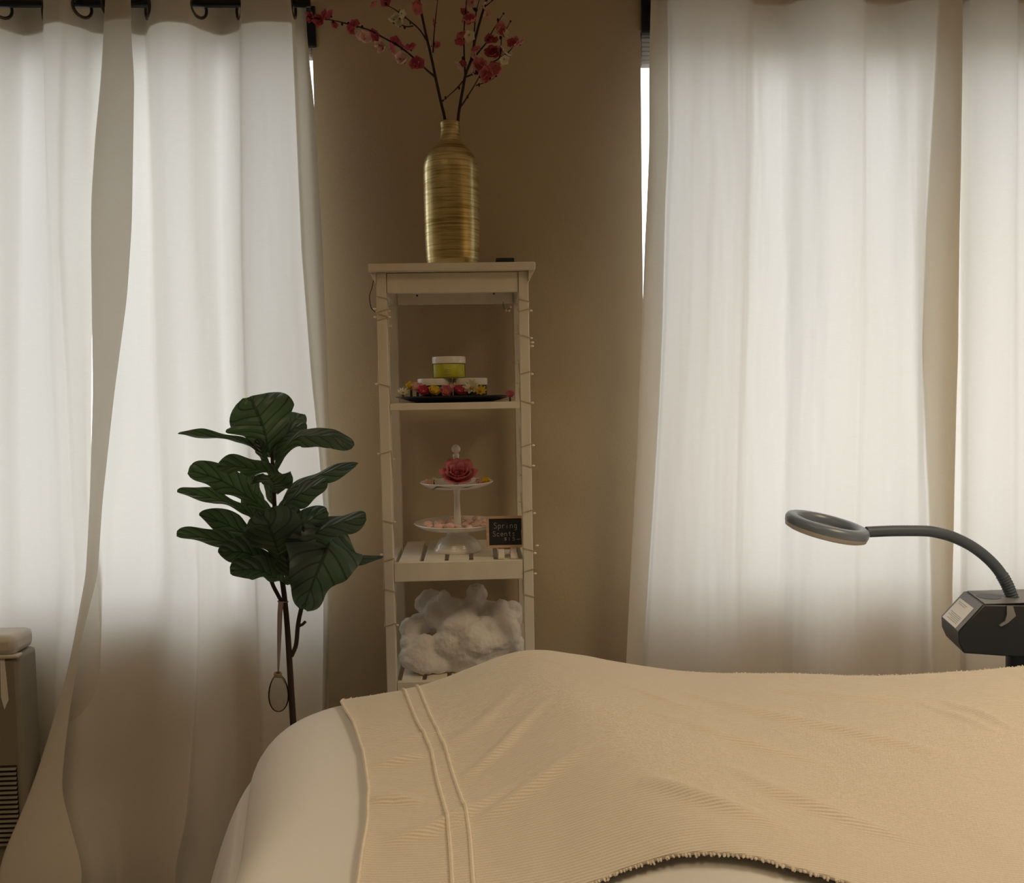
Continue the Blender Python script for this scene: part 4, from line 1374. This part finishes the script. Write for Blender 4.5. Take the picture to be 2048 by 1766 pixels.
LV = [
    # top group
    ([(541, 915, 0.0), (531, 872, -0.02), (517, 832, -0.02), (500, 793, 0.0)], 138, 0.97, 0.16),
    ([(548, 900, 0.02), (566, 868, 0.05), (588, 842, 0.09), (606, 828, 0.12)], 46, 0.9, 0.15),
    ([(546, 925, -0.01), (556, 890, -0.01), (580, 862, 0.0), (612, 846, 0.02)], 42, 0.8, 0.3),
    ([(549, 940, -0.01), (565, 905, -0.03), (605, 872, -0.05), (660, 872, -0.07), (706, 894, -0.08)], 52, 0.75, 0.25),
    ([(536, 930, 0.0), (515, 905, -0.01), (480, 882, -0.02), (420, 874, -0.03), (356, 868, -0.03)], 36, 0.42, 0.3),
    ([(540, 935, -0.01), (527, 915, -0.02), (520, 895, -0.02), (513, 878, -0.02)], 26, 0.9, 0.2),
    # second tier
    ([(556, 962, -0.01), (540, 946, -0.06), (505, 938, -0.10), (470, 933, -0.12), (434, 932, -0.13)], 62, 0.55, 0.15),
    ([(550, 985, -0.02), (545, 962, -0.10), (535, 950, -0.14)], 76, 0.9, 0.1),
    ([(548, 1030, 0.0), (505, 1000, -0.03), (440, 960, -0.05), (377, 940, -0.05)], 66, 0.80, 0.2),
    ([(535, 1040, 0.03), (510, 1000, 0.06), (490, 965, 0.08), (480, 945, 0.09)], 52, 0.9, 0.15),
    ([(528, 1058, 0.01), (490, 1022, 0.0), (430, 998, -0.01), (354, 984, -0.01)], 44, 0.6, 0.25),
    ([(524, 1050, 0.04), (508, 1030, 0.05), (500, 1010, 0.05), (490, 990, 0.06)], 44, 0.9, 0.15),
    ([(552, 1040, 0.0), (575, 985, -0.02), (640, 950, -0.04), (716, 926, -0.05)], 44, 0.62, 0.3),
    ([(551, 1055, -0.02), (570, 1010, -0.05), (605, 985, -0.07), (652, 960, -0.08)], 56, 0.72, 0.3),
    ([(549, 1010, 0.02), (540, 990, 0.03), (545, 965, 0.03), (560, 945, 0.04)], 40, 0.9, 0.2),
    # third tier
    ([(556, 1115, 0.0), (515, 1085, -0.03), (455, 1050, -0.05), (398, 1030, -0.05)], 60, 0.70, 0.2),
    ([(558, 1130, -0.01), (510, 1102, -0.04), (430, 1080, -0.06), (353, 1068, -0.06)], 50, 0.62, 0.25),
    ([(562, 1120, -0.02), (550, 1085, -0.10), (538, 1050, -0.14), (520, 1022, -0.15)], 112, 0.95, 0.12),
    ([(566, 1110, -0.02), (590, 1070, -0.06), (620, 1040, -0.07), (654, 1020, -0.07)], 66, 0.8, 0.2),
    ([(570, 1125, -0.03), (610, 1080, -0.08), (665, 1050, -0.10), (732, 1032, -0.11)], 66, 0.66, 0.25),
    ([(575, 1090, -0.03), (568, 1060, -0.08), (580, 1040, -0.10), (600, 1020, -0.10)], 70, 0.9, 0.12),
    # lowest tier
    ([(612, 1190, -0.03), (600, 1110, -0.07), (640, 1090, -0.08), (655, 1075, -0.08)], 40, 0.9, 0.1),
    ([(668, 1040, -0.03), (655, 1090, -0.09), (630, 1155, -0.10), (606, 1218, -0.09)], 150, 0.96, 0.10, 'ovate'),
    ([(560, 1140, -0.02), (520, 1118, -0.05), (480, 1104, -0.07), (436, 1104, -0.08)], 58, 0.80, 0.2),
    ([(568, 1165, -0.01), (540, 1150, -0.06), (500, 1138, -0.08), (460, 1142, -0.09)], 58, 0.78, 0.2),
    ([(574, 1170, -0.02), (578, 1150, -0.07), (575, 1125, -0.09), (570, 1105, -0.10)], 54, 0.95, 0.1),
    ([(600, 1140, 0.03), (650, 1135, 0.06), (700, 1122, 0.09), (766, 1112, 0.12)], 30, 0.6, 0.2),
]
for i, a in enumerate(LV):
    leaf(a[0], a[1], a[2], a[3], wave=0.09, seed=i * 1.37, shape=a[4] if len(a) > 4 else 'fiddle')

# glass egg hung from the plant
EY = PLY - 0.03
eg = U(557, 1386, EY)
egg = thing('glass_egg_ornament', 'clear glass egg hanging by a ribbon from the fig plant', 'ornament', tuple(eg))
eh = (U(557, 1349, EY).z - U(557, 1424, EY).z) / 2
prof = []
for t in np.linspace(0.02, PI - 0.25, 22):
    r = 0.0235 * math.sin(t) * (1 - 0.13 * -math.cos(t))
    prof.append((r, -eh * math.cos(t)))
obj('glass_egg', MB().lathe(prof, tuple(eg), 36), M['eggglass'], egg, smooth=70)
top = eg + Vector((0, 0, eh * 0.97))
mb = MB()
for k in range(3):
    mb.torus(top + Vector((0, 0, -0.004 + 0.0035 * k)), 0.0075, 0.0022, (random.uniform(-0.2, 0.2), random.uniform(-0.2, 0.2), 1), 18, 6)
mb.tube([top + Vector((0.006, -0.002, 0)), top + Vector((0.013, -0.004, -0.010)), top + Vector((0.017, -0.004, -0.020))], 0.0016, 6)
obj('cord_collar', mb, M['cord'], egg)
kn = U(563, 1205, EY)
G = []
for i, (px, py) in enumerate(((562, 1203), (560, 1225), (559, 1260), (558, 1300), (557, 1330), (556.5, 1346))):
    p = U(px, py, EY + 0.004)
    wd = (0.0062, 0.0058, 0.0052, 0.004, 0.0026, 0.0012)[i]
    G.append([[p.x - wd, p.y, p.z], [p.x, p.y - 0.0015, p.z], [p.x + wd, p.y, p.z]])
obj('ribbon', MB().grid(np.array(G)), M['ribbon'], egg, smooth=80, solid=0.0006)
obj('ribbon_knot', MB().torus(U(566, 1203, PLY), 0.0115, 0.0016, (0.1, 0.1, 1), 20, 6), M['ribbon'], egg)

# ------------------------------------------------------------------ ring lamp
LY = 1.985
lamp = thing('ring_lamp', 'dark ring lamp on a bent gooseneck arm standing behind the bed', 'lamp', (U(2040, 1320, LY).x, LY, 0))
rcn = U(1653, 1054, LY)
a_, b_ = U(1571, 1040, LY), U(1736, 1071, LY)
RR = 83 * LY / FPX
ax = (b_ - a_).normalized()
nrm = Vector((ax.z * -1, -0.10, ax.x)).normalized()
q = rot_between(nrm)
ri, ro = RR * 0.70, RR
hh = 0.0135


def ring_section(prof):
    return MB().lathe(prof, rcn, 72, cap=False, rot=q)


obj('ring_housing', ring_section([(ri, -0.004), (ri - 0.001, 0.004), (ri + 0.004, hh), (ri + 0.009, hh + 0.0025), (ro - 0.009, hh + 0.0025), (ro - 0.003, hh), (ro + 0.001, 0.006), (ro, -0.004), (ri, -0.004)]), M['lampgrey'], lamp, smooth=60)
obj('diffuser', ring_section([(ri, -0.0043), (ri + 0.003, -0.014), (ri + 0.010, -0.0165), (ro - 0.010, -0.0165), (ro - 0.003, -0.0135), (ro - 0.0005, -0.0043), (ri, -0.0043)]), M['diffuser'], lamp, smooth=60)
arm = [U(1733, 1064, LY), U(1780, 1062, LY), U(1850, 1062, LY), U(1890, 1069, LY), U(1930, 1085, LY), U(1965, 1108, LY), U(1998, 1142, LY), U(2018, 1178, LY), U(2028, 1212, LY), U(2031, 1238, LY - 0.01)]
P = smooth_path(arm, 16)
g = obj('gooseneck_arm', MB().tube(P, [0.0126 + 0.0004 * (1 if (i // 1) % 2 else 0) for i in range(len(P))], 16), M['armgrey'], lamp, smooth=50)
mb = MB()
for i in range(len(P) - 34, len(P) - 2, 2):
    mb.torus(P[i], 0.0128, 0.0016, P[i + 1] - P[i - 1], 20, 6)
obj('arm_ribs', mb, M['armgrey'], g)
BY = 1.925
f2 = lambda px, py: U(px, py, BY)
front = [f2(1968, 1210), f2(1917, 1265), f2(1918, 1285), f2(1928, 1307), f2(2012, 1313), f2(2130, 1318), f2(2130, 1215), f2(2060, 1211)]
dv = U(1927, 1183, BY + 0.135) - f2(1965, 1211)
dv.z = 0
body = obj('control_box', MB().prism(front, dv), M['black'], lamp, smooth=25, bevel=0.003)
zt_ = f2(1968, 1210).z
mb = MB()
top_poly = [Vector((p.x, p.y, zt_ + 0.0006)) for p in (f2(1970, 1210) + Vector((0.002, 0.004, 0)), f2(2128, 1210) + Vector((0, 0.004, 0)), f2(2128, 1210) + dv * 0.97, f2(1970, 1210) + Vector((0.002, 0, 0)) + dv * 0.97)]
obj('top_plate', MB().prism(top_poly, (0, 0, 0.0012)), M['boxtop'], body, smooth=0)
hc = (f2(1994, 1210) + dv * 0.5)
obj('cup_recess', MB().lathe([(0.001, 0.0), (0.026, 0.0), (0.027, 0.0006), (0.001, 0.0008)], (hc.x + 0.005, hc.y, zt_ + 0.0019), 32), M['black'], body)
# slanted face plate and the white printed sticker
e0, e1 = f2(1968, 1210), f2(1917, 1265)
dn = (e1 - e0).normalized()
fn = dv.normalized().cross(dn).normalized()
if fn.x > 0:
    fn = -fn
L_ = (e1 - e0).length


def on_face(u, v, o):
    return e0 + dn * (u * L_) + dv * v + fn * o


obj('face_plate', MB().prism([on_face(0.02, 0.02, 0.0012), on_face(0.98, 0.02, 0.0012), on_face(0.98, 0.98, 0.0012), on_face(0.02, 0.98, 0.0012)], fn * 0.001), M['boxtop'], body, smooth=0)
stk = obj('sticker', MB().prism([on_face(0.24, 0.16, 0.0026), on_face(0.97, 0.16, 0.0026), on_face(0.97, 0.90, 0.0026), on_face(0.24, 0.90, 0.0026)], fn * 0.0004), M['paper'], body, smooth=0)
mb = MB()
random.seed(2)
for (u, v0, v1) in ((0.32, 0.40, 0.78), (0.37, 0.44, 0.74), (0.66, 0.25, 0.80), (0.71, 0.25, 0.70), (0.76, 0.25, 0.82), (0.81, 0.25, 0.62), (0.86, 0.25, 0.75)):
    v = v0
    while v < v1:
        st = random.uniform(0.03, 0.07)
        mb.prism([on_face(u, v, 0.0031), on_face(u + 0.018, v, 0.0031), on_face(u + 0.018, v + st, 0.0031), on_face(u, v + st, 0.0031)], fn * 0.0002)
        v += st + 0.018
obj('sticker_print', mb, M['print'], body, smooth=0)
s_ = f2(1979, 1214)
obj('collar', MB().tube([U(2030, 1228, LY - 0.01), U(2032, 1246, LY - 0.03)], 0.0165, 18), M['black'], lamp)
mb = MB()
poly = [U(2014, 1212, BY - 0.004), U(2026, 1212, BY - 0.004), U(2032, 1232, BY - 0.004), U(2016, 1246, BY - 0.004), U(2003, 1253, BY - 0.004), U(1999, 1251, BY - 0.004), U(2010, 1243, BY - 0.004), U(2014, 1230, BY - 0.004)]
obj('clip_bracket', MB().prism(poly, (0, 0.004, 0)), M['steel'], lamp, smooth=30)
pcx = U(2046, 1320, LY).x
obj('post', MB().tube([(pcx, LY, 0.05), (pcx, LY, U(2046, 1300, LY).z)], 0.036, 24), M['black'], lamp)
obj('base', MB().lathe([(0.001, 0.0), (0.15, 0.0), (0.155, 0.008), (0.15, 0.02), (0.05, 0.05), (0.038, 0.06), (0.001, 0.06)], (pcx, LY, 0.001), 40), M['black'], lamp, smooth=40)

# ------------------------------------------------------------------ appliance at the left edge
AX = U(43, 1450, 2.33).x
ay0, ay1 = 2.33, 2.43
ap = thing('air_cooler', 'beige upright cooling appliance with louvred grille, cut by the left frame edge', 'air cooler', (AX - 0.18, 2.42, 0))
zt0 = U(20, 1312, ay0).z
obj('body', MB().box((AX - 0.36, ay0, 0.02), (AX, ay1, zt0)), M['appl'], ap, bevel=0.012)
zc = U(20, 1271, ay0).z
obj('top_cap', MB().box((AX - 0.365, ay0 - 0.006, zt0 + 0.0005), (AX - 0.004, ay1, zc)), M['applcap'], ap, bevel=0.017)
obj('cap_lip', MB().box((AX - 0.363, ay0 - 0.008, zt0 - 0.006), (AX + 0.002, ay0 + 0.02, zt0 + 0.004)), M['applcap'], ap, bevel=0.003)
g0, g1 = U(34, 1530, ay0), U(34, 1690, ay0)
gr = obj('grille', MB().box((AX - 0.34, ay0 - 0.002, g1.z), (g0.x, ay0 + 0.001, g0.z)), M['applgrille'], ap, smooth=0)
ns = 17
for i in range(ns):
    z = g1.z + (g0.z - g1.z) * (i + 0.5) / ns
    obj('louvre', MB().prism([(AX - 0.34, ay0 - 0.003, z), (AX - 0.34, ay0 - 0.009, z - 0.004), (AX - 0.34, ay0 - 0.009, z - 0.0028), (AX - 0.34, ay0 - 0.003, z + 0.0012)], (g0.x - AX + 0.34, 0, 0)), M['appl'], gr, smooth=0)
obj('tag', MB().prism([U(0, 1318, ay0 - 0.002), U(9, 1318, ay0 - 0.002), U(17, 1400, ay0 - 0.002), U(9, 1420, ay0 - 0.002), U(2, 1395, ay0 - 0.002)], (0, 0.001, 0)), M['paper'], ap, smooth=0)

# ------------------------------------------------------------------ bed: table, sheet, blanket
BX0, BX1 = -0.395, 2.15
BYN, BYF = 0.78, 1.885
ZB = 0.770
RC, RE = 0.24, 0.145         # plan corner radius, edge rounding
RA = UZ(1062, 1312, 0.853)
RB = UZ(1455, 1690, 0.85)
rdir = Vector((RB.x - RA.x, RB.y - RA.y)).normalized()
rper = Vector((-rdir.y, rdir.x))
if rper.x < 0:
    rper = -rper


def skew(x, y):
    """the left end of the bed runs slightly askew"""
    return 0.20 * (y - 1.40) * float(smoothstep(0.45, -0.45, x))


def inset(x, y):
    """distance inside the rounded plan outline (negative outside)"""
    x = x + skew(x, y)
    cx, cy = (BX0 + BX1) / 2, (BYN + BYF) / 2
    hx, hy = (BX1 - BX0) / 2 - RC, (BYF - BYN) / 2 - RC
    dx, dy = abs(x - cx) - hx, abs(y - cy) - hy
    return -(math.hypot(max(dx, 0), max(dy, 0)) + min(max(dx, dy), 0) - RC)


def edge_z(e, y=1.6):
    R_ = 0.06 + (RE - 0.06) * float(smoothstep(1.06, 1.42, y))     # softer rounding at the far side and the end
    if e >= R_:
        return 0.0
    e = max(e, 0.0)
    return -(R_ - math.sqrt(max(0, R_ * R_ - (R_ - e) ** 2)))


def bump_h(x, y):
    p = Vector((x - RA.x, y - RA.y))
    s = p.dot(rper)
    t = p.dot(rdir)
    H = 0.090 - 0.002 * max(0, min(1, t / 0.8))
    if s < 0:
        g_ = math.exp(-(abs(s) / 0.185) ** 1.8)
    else:
        g_ = 0.62 * math.exp(-(s / 0.21) ** 2) + 0.38 * math.exp(-(s / 0.9) ** 2)
    r = H * g_
    # gentle rise towards the far right
    r += 0.028 * float(smoothstep(0.75, 1.35, x)) * float(smoothstep(1.2, 1.75, y))
    return r


def sheet_h(x, y):
    e = inset(x, y)
    return ZB + edge_z(e, y) + (0.70 + 0.24 * float(smoothstep(1.25, 1.05, y))) * bump_h(x, y) * float(smoothstep(0.0, 0.12, e)) - 0.003


table = thing('massage_table', 'padded treatment table hidden under the white sheet', 'bed', ((BX0 + BX1) / 2, (BYN + BYF) / 2, 0))
obj('cushion', MB().box((BX0 + 0.10, BYN + 0.10, 0.60), (BX1 - 0.10, BYF - 0.10, 0.69)), M['bedframe'], table, bevel=0.03)
obj('table_frame', MB().box((BX0 + 0.12, BYN + 0.12, 0.54), (BX1 - 0.12, BYF - 0.12, 0.599)), M['woodleg'], table, bevel=0.004)
for x in (BX0 + 0.20, BX1 - 0.20):
    for y in (BYN + 0.16, BYF - 0.16):
        obj('leg', MB().box((x - 0.025, y - 0.025, 0.0), (x + 0.025, y + 0.025, 0.539)), M['woodleg'], table, bevel=0.003)

# sheet: rings from the middle outwards, then the drape
cx, cy = (BX0 + BX1) / 2, (BYN + BYF) / 2


def outline(n):
    pts = []
    hx, hy = (BX1 - BX0) / 2, (BYF - BYN) / 2
    segs = [((BX1 - RC, BYF - RC), 0), ((BX0 + RC, BYF - RC), PI / 2), ((BX0 + RC, BYN + RC), PI), ((BX1 - RC, BYN + RC), 1.5 * PI)]
    raw = []
    for (c, a0) in segs:
        for k in range(25):
            a = a0 + PI / 2 * k / 24
            raw.append((c[0] + RC * math.cos(a), c[1] + RC * math.sin(a), math.cos(a), math.sin(a)))
    raw.append(raw[0])
    R_ = np.array(raw)
    s = np.concatenate([[0], np.cumsum(np.linalg.norm(np.diff(R_[:, :2], axis=0), axis=1))])
    si = np.linspace(0, s[-1], n + 1)[:-1]
    return np.stack([np.interp(si, s, R_[:, k]) for k in range(4)], 1), si


ON = 560
OL, OS = outline(ON)
rows = []
ins = [0.55, 0.53, 0.505, 0.48, 0.46, 0.44, 0.40, 0.35, 0.30, 0.26, 0.22, 0.19, 0.165, 0.145, 0.13, 0.115, 0.10, 0.085, 0.07, 0.057, 0.045, 0.034, 0.024, 0.015, 0.008, 0.003, 0.0]
for e in ins:
    row = []
    for (x, y, nx, ny) in OL:
        f = 1 - e / 0.5525
        # move towards the spine of the bed
        spx = min(max(x, BX0 + 0.5525), BX1 - 0.5525)
        qx, qy = spx + (x - spx) * f, cy + (y - cy) * f
        qx -= skew(qx, qy)
        row.append((qx, qy, sheet_h(qx, qy) + 0.0012 * vnoise(qx * 9, qy * 9, 2.0)))
    rows.append(row)
nd = 34
for k in range(1, nd + 1):
    t = k / nd
    row = []
    for i, (x, y, nx, ny) in enumerate(OL):
        s = OS[i]
        fold = vnoise(s * 7.5, t * 0.8, 3.3) * 0.014 * t ** 0.8 + vnoise(s * 21, t * 1.5, 7.7) * 0.010 * t ** 0.7
        out = 0.003 + (0.012 + 0.115 * max(0.0, -nx)) * t ** 0.62 + fold
        row.append((x - skew(x, y) + nx * out, y + ny * out, sheet_h(x - skew(x, y), y) - 0.42 * t))
    rows.append(row)
RWS = np.array(rows)
RWS = np.concatenate([RWS, RWS[:, :1]], axis=1)
sheet = obj('bed_sheet', MB().grid(RWS), M['sheet'], loc=(cx, cy, ZB), smooth=80)
tag(sheet, 'plain white sheet draped over the rounded end of the treatment table', 'bed sheet')

# blanket in plan: a runs along x from the left hem, b from the near hem to the far one
lh = [UZ(px, py, 0.776) for px, py in ((676, 1413), (690, 1445), (704, 1480), (722, 1520), (725, 1560), (733, 1600), (731, 1650), (722, 1700), (716, 1766))]
lhy = np.array([p.y for p in lh])[::-1]
lhx = np.array([p.x for p in lh])[::-1]
def on_bed(px, py):
    """point of the covered bed seen at a photo pixel"""
    z = 0.80
    for _ in range(30):
        p = UZ(px, py, z)
        z = 0.6 * z + 0.4 * (ZB + bump_h(p.x, p.y) + 0.006)
    return UZ(px, py, z)


nh = [on_bed(px, py) for px, py in ((1000, 1830), (1100, 1795), (1180, 1768), (1240, 1742), (1300, 1722), (1350, 1711), (1400, 1706), (1450, 1708), (1510, 1716), (1590, 1736), (1690, 1762), (1790, 1800), (1880, 1830))]
nhx = np.array([p.x for p in nh])
nhy = np.array([p.y for p in nh])
FARY_L = UZ(676, 1413, 0.776).y


def far_y(x):
    return float(np.interp(x, [-0.4, -0.25, -0.1, 0.1, 0.5, 0.8, 1.2, 2.2], [FARY_L, 1.805, 1.815, 1.82, 1.785, 1.745, 1.745, 1.75]))


def near_y(x):
    return max(0.84, float(np.interp(x, nhx, nhy)))


wr = [  # soft creases: (photo polyline, height, half-width)
    ([(1290, 1402), (1450, 1430), (1650, 1462), (1800, 1490), (1900, 1512)], 0.006, 0.016),
    ([(1300, 1490), (1440, 1518), (1560, 1532), (1690, 1548)], 0.005, 0.014),
    ([(1440, 1600), (1560, 1655), (1700, 1690), (1860, 1715)], 0.007, 0.018),
    ([(1230, 1420), (1330, 1448), (1500, 1480)], 0.003, 0.012),
    ([(1500, 1380), (1700, 1395), (1950, 1400)], 0.003, 0.018),
    ([(1860, 1395), (1960, 1425), (2040, 1462)], 0.004, 0.008),
    ([(1830, 1402), (1930, 1435), (2010, 1470)], 0.003, 0.008),
    ([(1280, 1640), (1400, 1690), (1560, 1745)], 0.006, 0.016),
    ([(735, 1512), (800, 1503), (860, 1497)], 0.006, 0.012),
    ([(735, 1580), (790, 1577), (850, 1585)], 0.006, 0.011),
    ([(760, 1658), (850, 1640), (930, 1615), (1060, 1580)], 0.006, 0.014),
    ([(860, 1500), (960, 1470), (1050, 1420)], 0.004, 0.016),
    ([(915, 1556), (1000, 1520), (1100, 1460)], 0.005, 0.012),
    ([(940, 1640), (1060, 1600), (1180, 1560)], 0.005, 0.014),
    ([(760, 1470), (830, 1462), (900, 1455)], 0.003, 0.012),
    ([(960, 1390), (1040, 1372), (1090, 1372)], 0.003, 0.012),
]
WR = []
for poly, hgt_, wd in wr:
    WR.append(([UZ(px, py, 0.80).xy for px, py in poly], hgt_, wd))


def crease(x, y):
    h_ = 0.0
    p = Vector((x, y))
    for pts, hgt_, wd in WR:
        best, bt = 9.0, 0
        tot = len(pts) - 1
        for i in range(tot):
            a, b = pts[i], pts[i + 1]
            ab = b - a
            t = max(0.0, min(1.0, (p - a).dot(ab) / ab.length_squared))
            d = (p - (a + ab * t)).length
            if d < best:
                best, bt = d, (i + t) / tot
        if best < 3 * wd:
            h_ += 1.7 * hgt_ * math.exp(-(best / wd) ** 2) * math.sin(PI * (0.02 + 0.96 * bt))
    return h_


def blanket_h(x, y):
    e = inset(x, y)
    return ZB + edge_z(e, y) + bump_h(x, y) * float(smoothstep(-0.01, 0.10, e)) * (1.0) + 0.0055 + crease(x, y) + 0.0022 * vnoise(x * 7, y * 5, 9.1) + 0.0012 * vnoise(x * 22, y * 12, 4.4)


na, nb = 440, 250
BP = np.zeros((nb, na, 3))
BUV = np.zeros((nb, na, 2))
for j in range(nb):
    v = j / (nb - 1)
    for i in range(na):
        u = i / (na - 1)
        xg = -0.34 + (2.05 + 0.34) * (u ** 1.25)
        y = near_y(xg) + (far_y(xg) - near_y(xg)) * v
        xL = float(np.interp(y, lhy, lhx)) + 0.0012 * math.sin(y * 33)
        x = xL + (2.05 - xL) * (u ** 1.25)
        y = near_y(x) + (far_y(x) - near_y(x)) * v
        lift = 0.003 * math.exp(-((x - xL) / 0.012) ** 2) * (0.5 + 0.5 * math.sin(y * 28))
        BP[j, i] = (x, y, blanket_h(x, y) + lift)
        BUV[j, i] = (x, y)
blanket = thing('blanket', 'ivory ribbed cotton blanket spread over the treatment table', 'blanket', (0.8, 1.4, ZB))
obj('cloth', MB().grid(BP, BUV), M['blanket'], blanket, smooth=80, solid=0.0035)


def drape_path(pixels, lift):
    """photo pixels to points on the blanket's surface"""
    out = []
    for px, py in pixels:
        z = 0.79
        for _ in range(14):
            p = UZ(px, py, z)
            yy = min(p.y, 1.83)
            z = 0.6 * z + 0.4 * (ZB + edge_z(inset(p.x, yy), yy) + bump_h(p.x, yy) + 0.006)
        p = UZ(px, py, z)
        out.append(p)
    Q = smooth_path(out, 10)
    return [Vector((p.x, p.y, blanket_h(p.x, p.y) + lift)) for p in Q]


b1 = drape_path([(797, 1377), (834, 1444), (862, 1502), (875, 1563), (893, 1632), (901, 1700), (905, 1766), (908, 1800)], 0.0035)
b2 = drape_path([(826, 1374), (858, 1427), (889, 1495), (910, 1563), (928, 1615), (939, 1666), (947, 1766), (950, 1800)], 0.0035)
obj('piping', MB().tube(b1, 0.0030, 6), M['piping'], blanket)
obj('piping', MB().tube(b2, 0.0030, 6), M['piping'], blanket)
nbp = 60
G = np.zeros((nbp, 6, 3))
GU = np.zeros((nbp, 6, 2))
A1 = np.array([list(p) for p in b1])
A2 = np.array([list(p) for p in b2])
A1 = A1[np.linspace(0, len(A1) - 1, nbp).astype(int)]
A2 = A2[np.linspace(0, len(A2) - 1, nbp).astype(int)]
for i in range(nbp):
    for j in range(6):
        p = A1[i] + (A2[i] - A1[i]) * j / 5
        G[i, j] = (p[0], p[1], blanket_h(p[0], p[1]) + 0.0032)
        GU[i, j] = (p[0], p[1])
obj('woven_band', MB().grid(G, GU), M['band'], blanket, smooth=80)
lefth = [Vector(BP[j, 0]) + Vector((0.0015, 0, 0.001)) for j in range(0, nb, 3)]
obj('rolled_hem', MB().tube(lefth, 0.0032, 6), M['piping'], blanket)
# frayed tufts along the far and the near hem
fr = MB()
random.seed(77)
for (row, sg) in ((nb - 1, 1), (0, -1)):
    for i in range(6, na - 1):
        p0, p1 = Vector(BP[row, i]), Vector(BP[row, i + 1])
        if p0.x > 1.5:
            break
        m_ = max(1, int((p1 - p0).length / 0.0032))
        for k in range(m_):
            p = p0 + (p1 - p0) * (k + random.random()) / m_
            L = random.uniform(0.0022, 0.0052)
            d = Vector((random.uniform(-0.7, 0.7), sg, random.uniform(0.0, 0.8) if sg > 0 else random.uniform(-0.7, 0.2))).normalized()
            e_ = Vector((random.uniform(-0.6, 0.6), 0.3 * sg, random.uniform(-0.3, 0.6) if sg > 0 else random.uniform(-0.9, 0))).normalized()
            fr.tube([p, p + d * L * 0.6, p + d * L * 0.6 + e_ * L * 0.5], [0.0017, 0.0016, 0.0012], 5)
obj('fringe', fr, M['fringe'], blanket, smooth=60, kind='stuff')
pl_ = b1[0] + Vector((0.012, 0.004, 0.007))
obj('loop', MB().torus(pl_, 0.0062, 0.0013, (0.1, -1, 0.2), 20, 6), M['piping'], blanket)

# ------------------------------------------------------------------ light
w = bpy.data.worlds.new('daylight')
sc.world = w
w.use_nodes = True
nt = w.node_tree
bg = nt.nodes['Background']
tcw = nt.nodes.new('ShaderNodeTexCoord')
sp_ = nt.nodes.new('ShaderNodeSeparateXYZ')
nt.links.new(tcw.outputs['Generated'], sp_.inputs[0])
mr = nt.nodes.new('ShaderNodeMapRange')
mr.inputs['From Min'].default_value = -0.08
mr.inputs['From Max'].default_value = 0.06
nt.links.new(sp_.outputs['Z'], mr.inputs['Value'])
rw = nt.nodes.new('ShaderNodeValToRGB')
rw.color_ramp.elements[0].color = (0.34, 0.33, 0.31, 1)     # bright ground outside
rw.color_ramp.elements[1].color = (0.93, 0.96, 1.0, 1)      # overcast sky
nt.links.new(mr.outputs[0], rw.inputs[0])
nt.links.new(rw.outputs[0], bg.inputs['Color'])
bg.inputs['Strength'].default_value = 3.5

for k, (a, b) in enumerate((L_W, R_W)):        # daylight portals in the two window openings
    ld = bpy.data.lights.new('window_portal', 'AREA')
    ld.shape = 'RECTANGLE'
    ld.size, ld.size_y = b - a, HEAD - SILL
    ld.cycles.is_portal = True
    lo = bpy.data.objects.new('window_portal', ld)
    C.objects.link(lo)
    lo.location = ((a + b) / 2, WALL_Y + WT + 0.005, (SILL + HEAD) / 2)
    lo.rotation_euler = (-PI / 2, 0, 0)

for (lx, ly, watts, lc) in ((1.65, 0.85, 22, (1.0, 0.78, 0.52)), (-0.85, 0.60, 9, (1.0, 0.72, 0.40))):  # unseen warm fill added near the ceiling; the second brightens the left side
    ld = bpy.data.lights.new('ceiling_fill', 'AREA')
    ld.shape = 'DISK'
    ld.size = 1.0
    ld.energy = watts
    ld.spread = math.radians(132)
    ld.color = lc
    lo = bpy.data.objects.new('ceiling_fill', ld)
    C.objects.link(lo)
    lo.location = (lx, ly, Z1 - 0.03)

# ------------------------------------------------------------------ camera and view
cd = bpy.data.cameras.new('camera')
cd.sensor_width = 36
cd.sensor_fit = 'HORIZONTAL'
cd.lens = 36 * FPX / IW
cd.clip_start = 0.02
co = bpy.data.objects.new('camera', cd)
C.objects.link(co)
rm = Matrix((Rv, Uv, -Fv)).transposed().to_4x4()
rm.translation = CAM
co.matrix_world = rm
sc.camera = co
vs = sc.view_settings
vs.view_transform = 'Standard'
vs.look = 'None'
vs.exposure = 0.0
vs.gamma = 1.0
vs.use_curve_mapping = False
sc.cycles.use_denoising = True
try:
    sc.cycles.denoiser = 'OPENIMAGEDENOISE'
except Exception:
    pass
sc.cycles.max_bounces = 10
sc.cycles.diffuse_bounces = 5
sc.cycles.use_adaptive_sampling = True
sc.cycles.adaptive_threshold = 0.025
sc.cycles.transparent_max_bounces = 16
sc.cycles.sample_clamp_indirect = 8
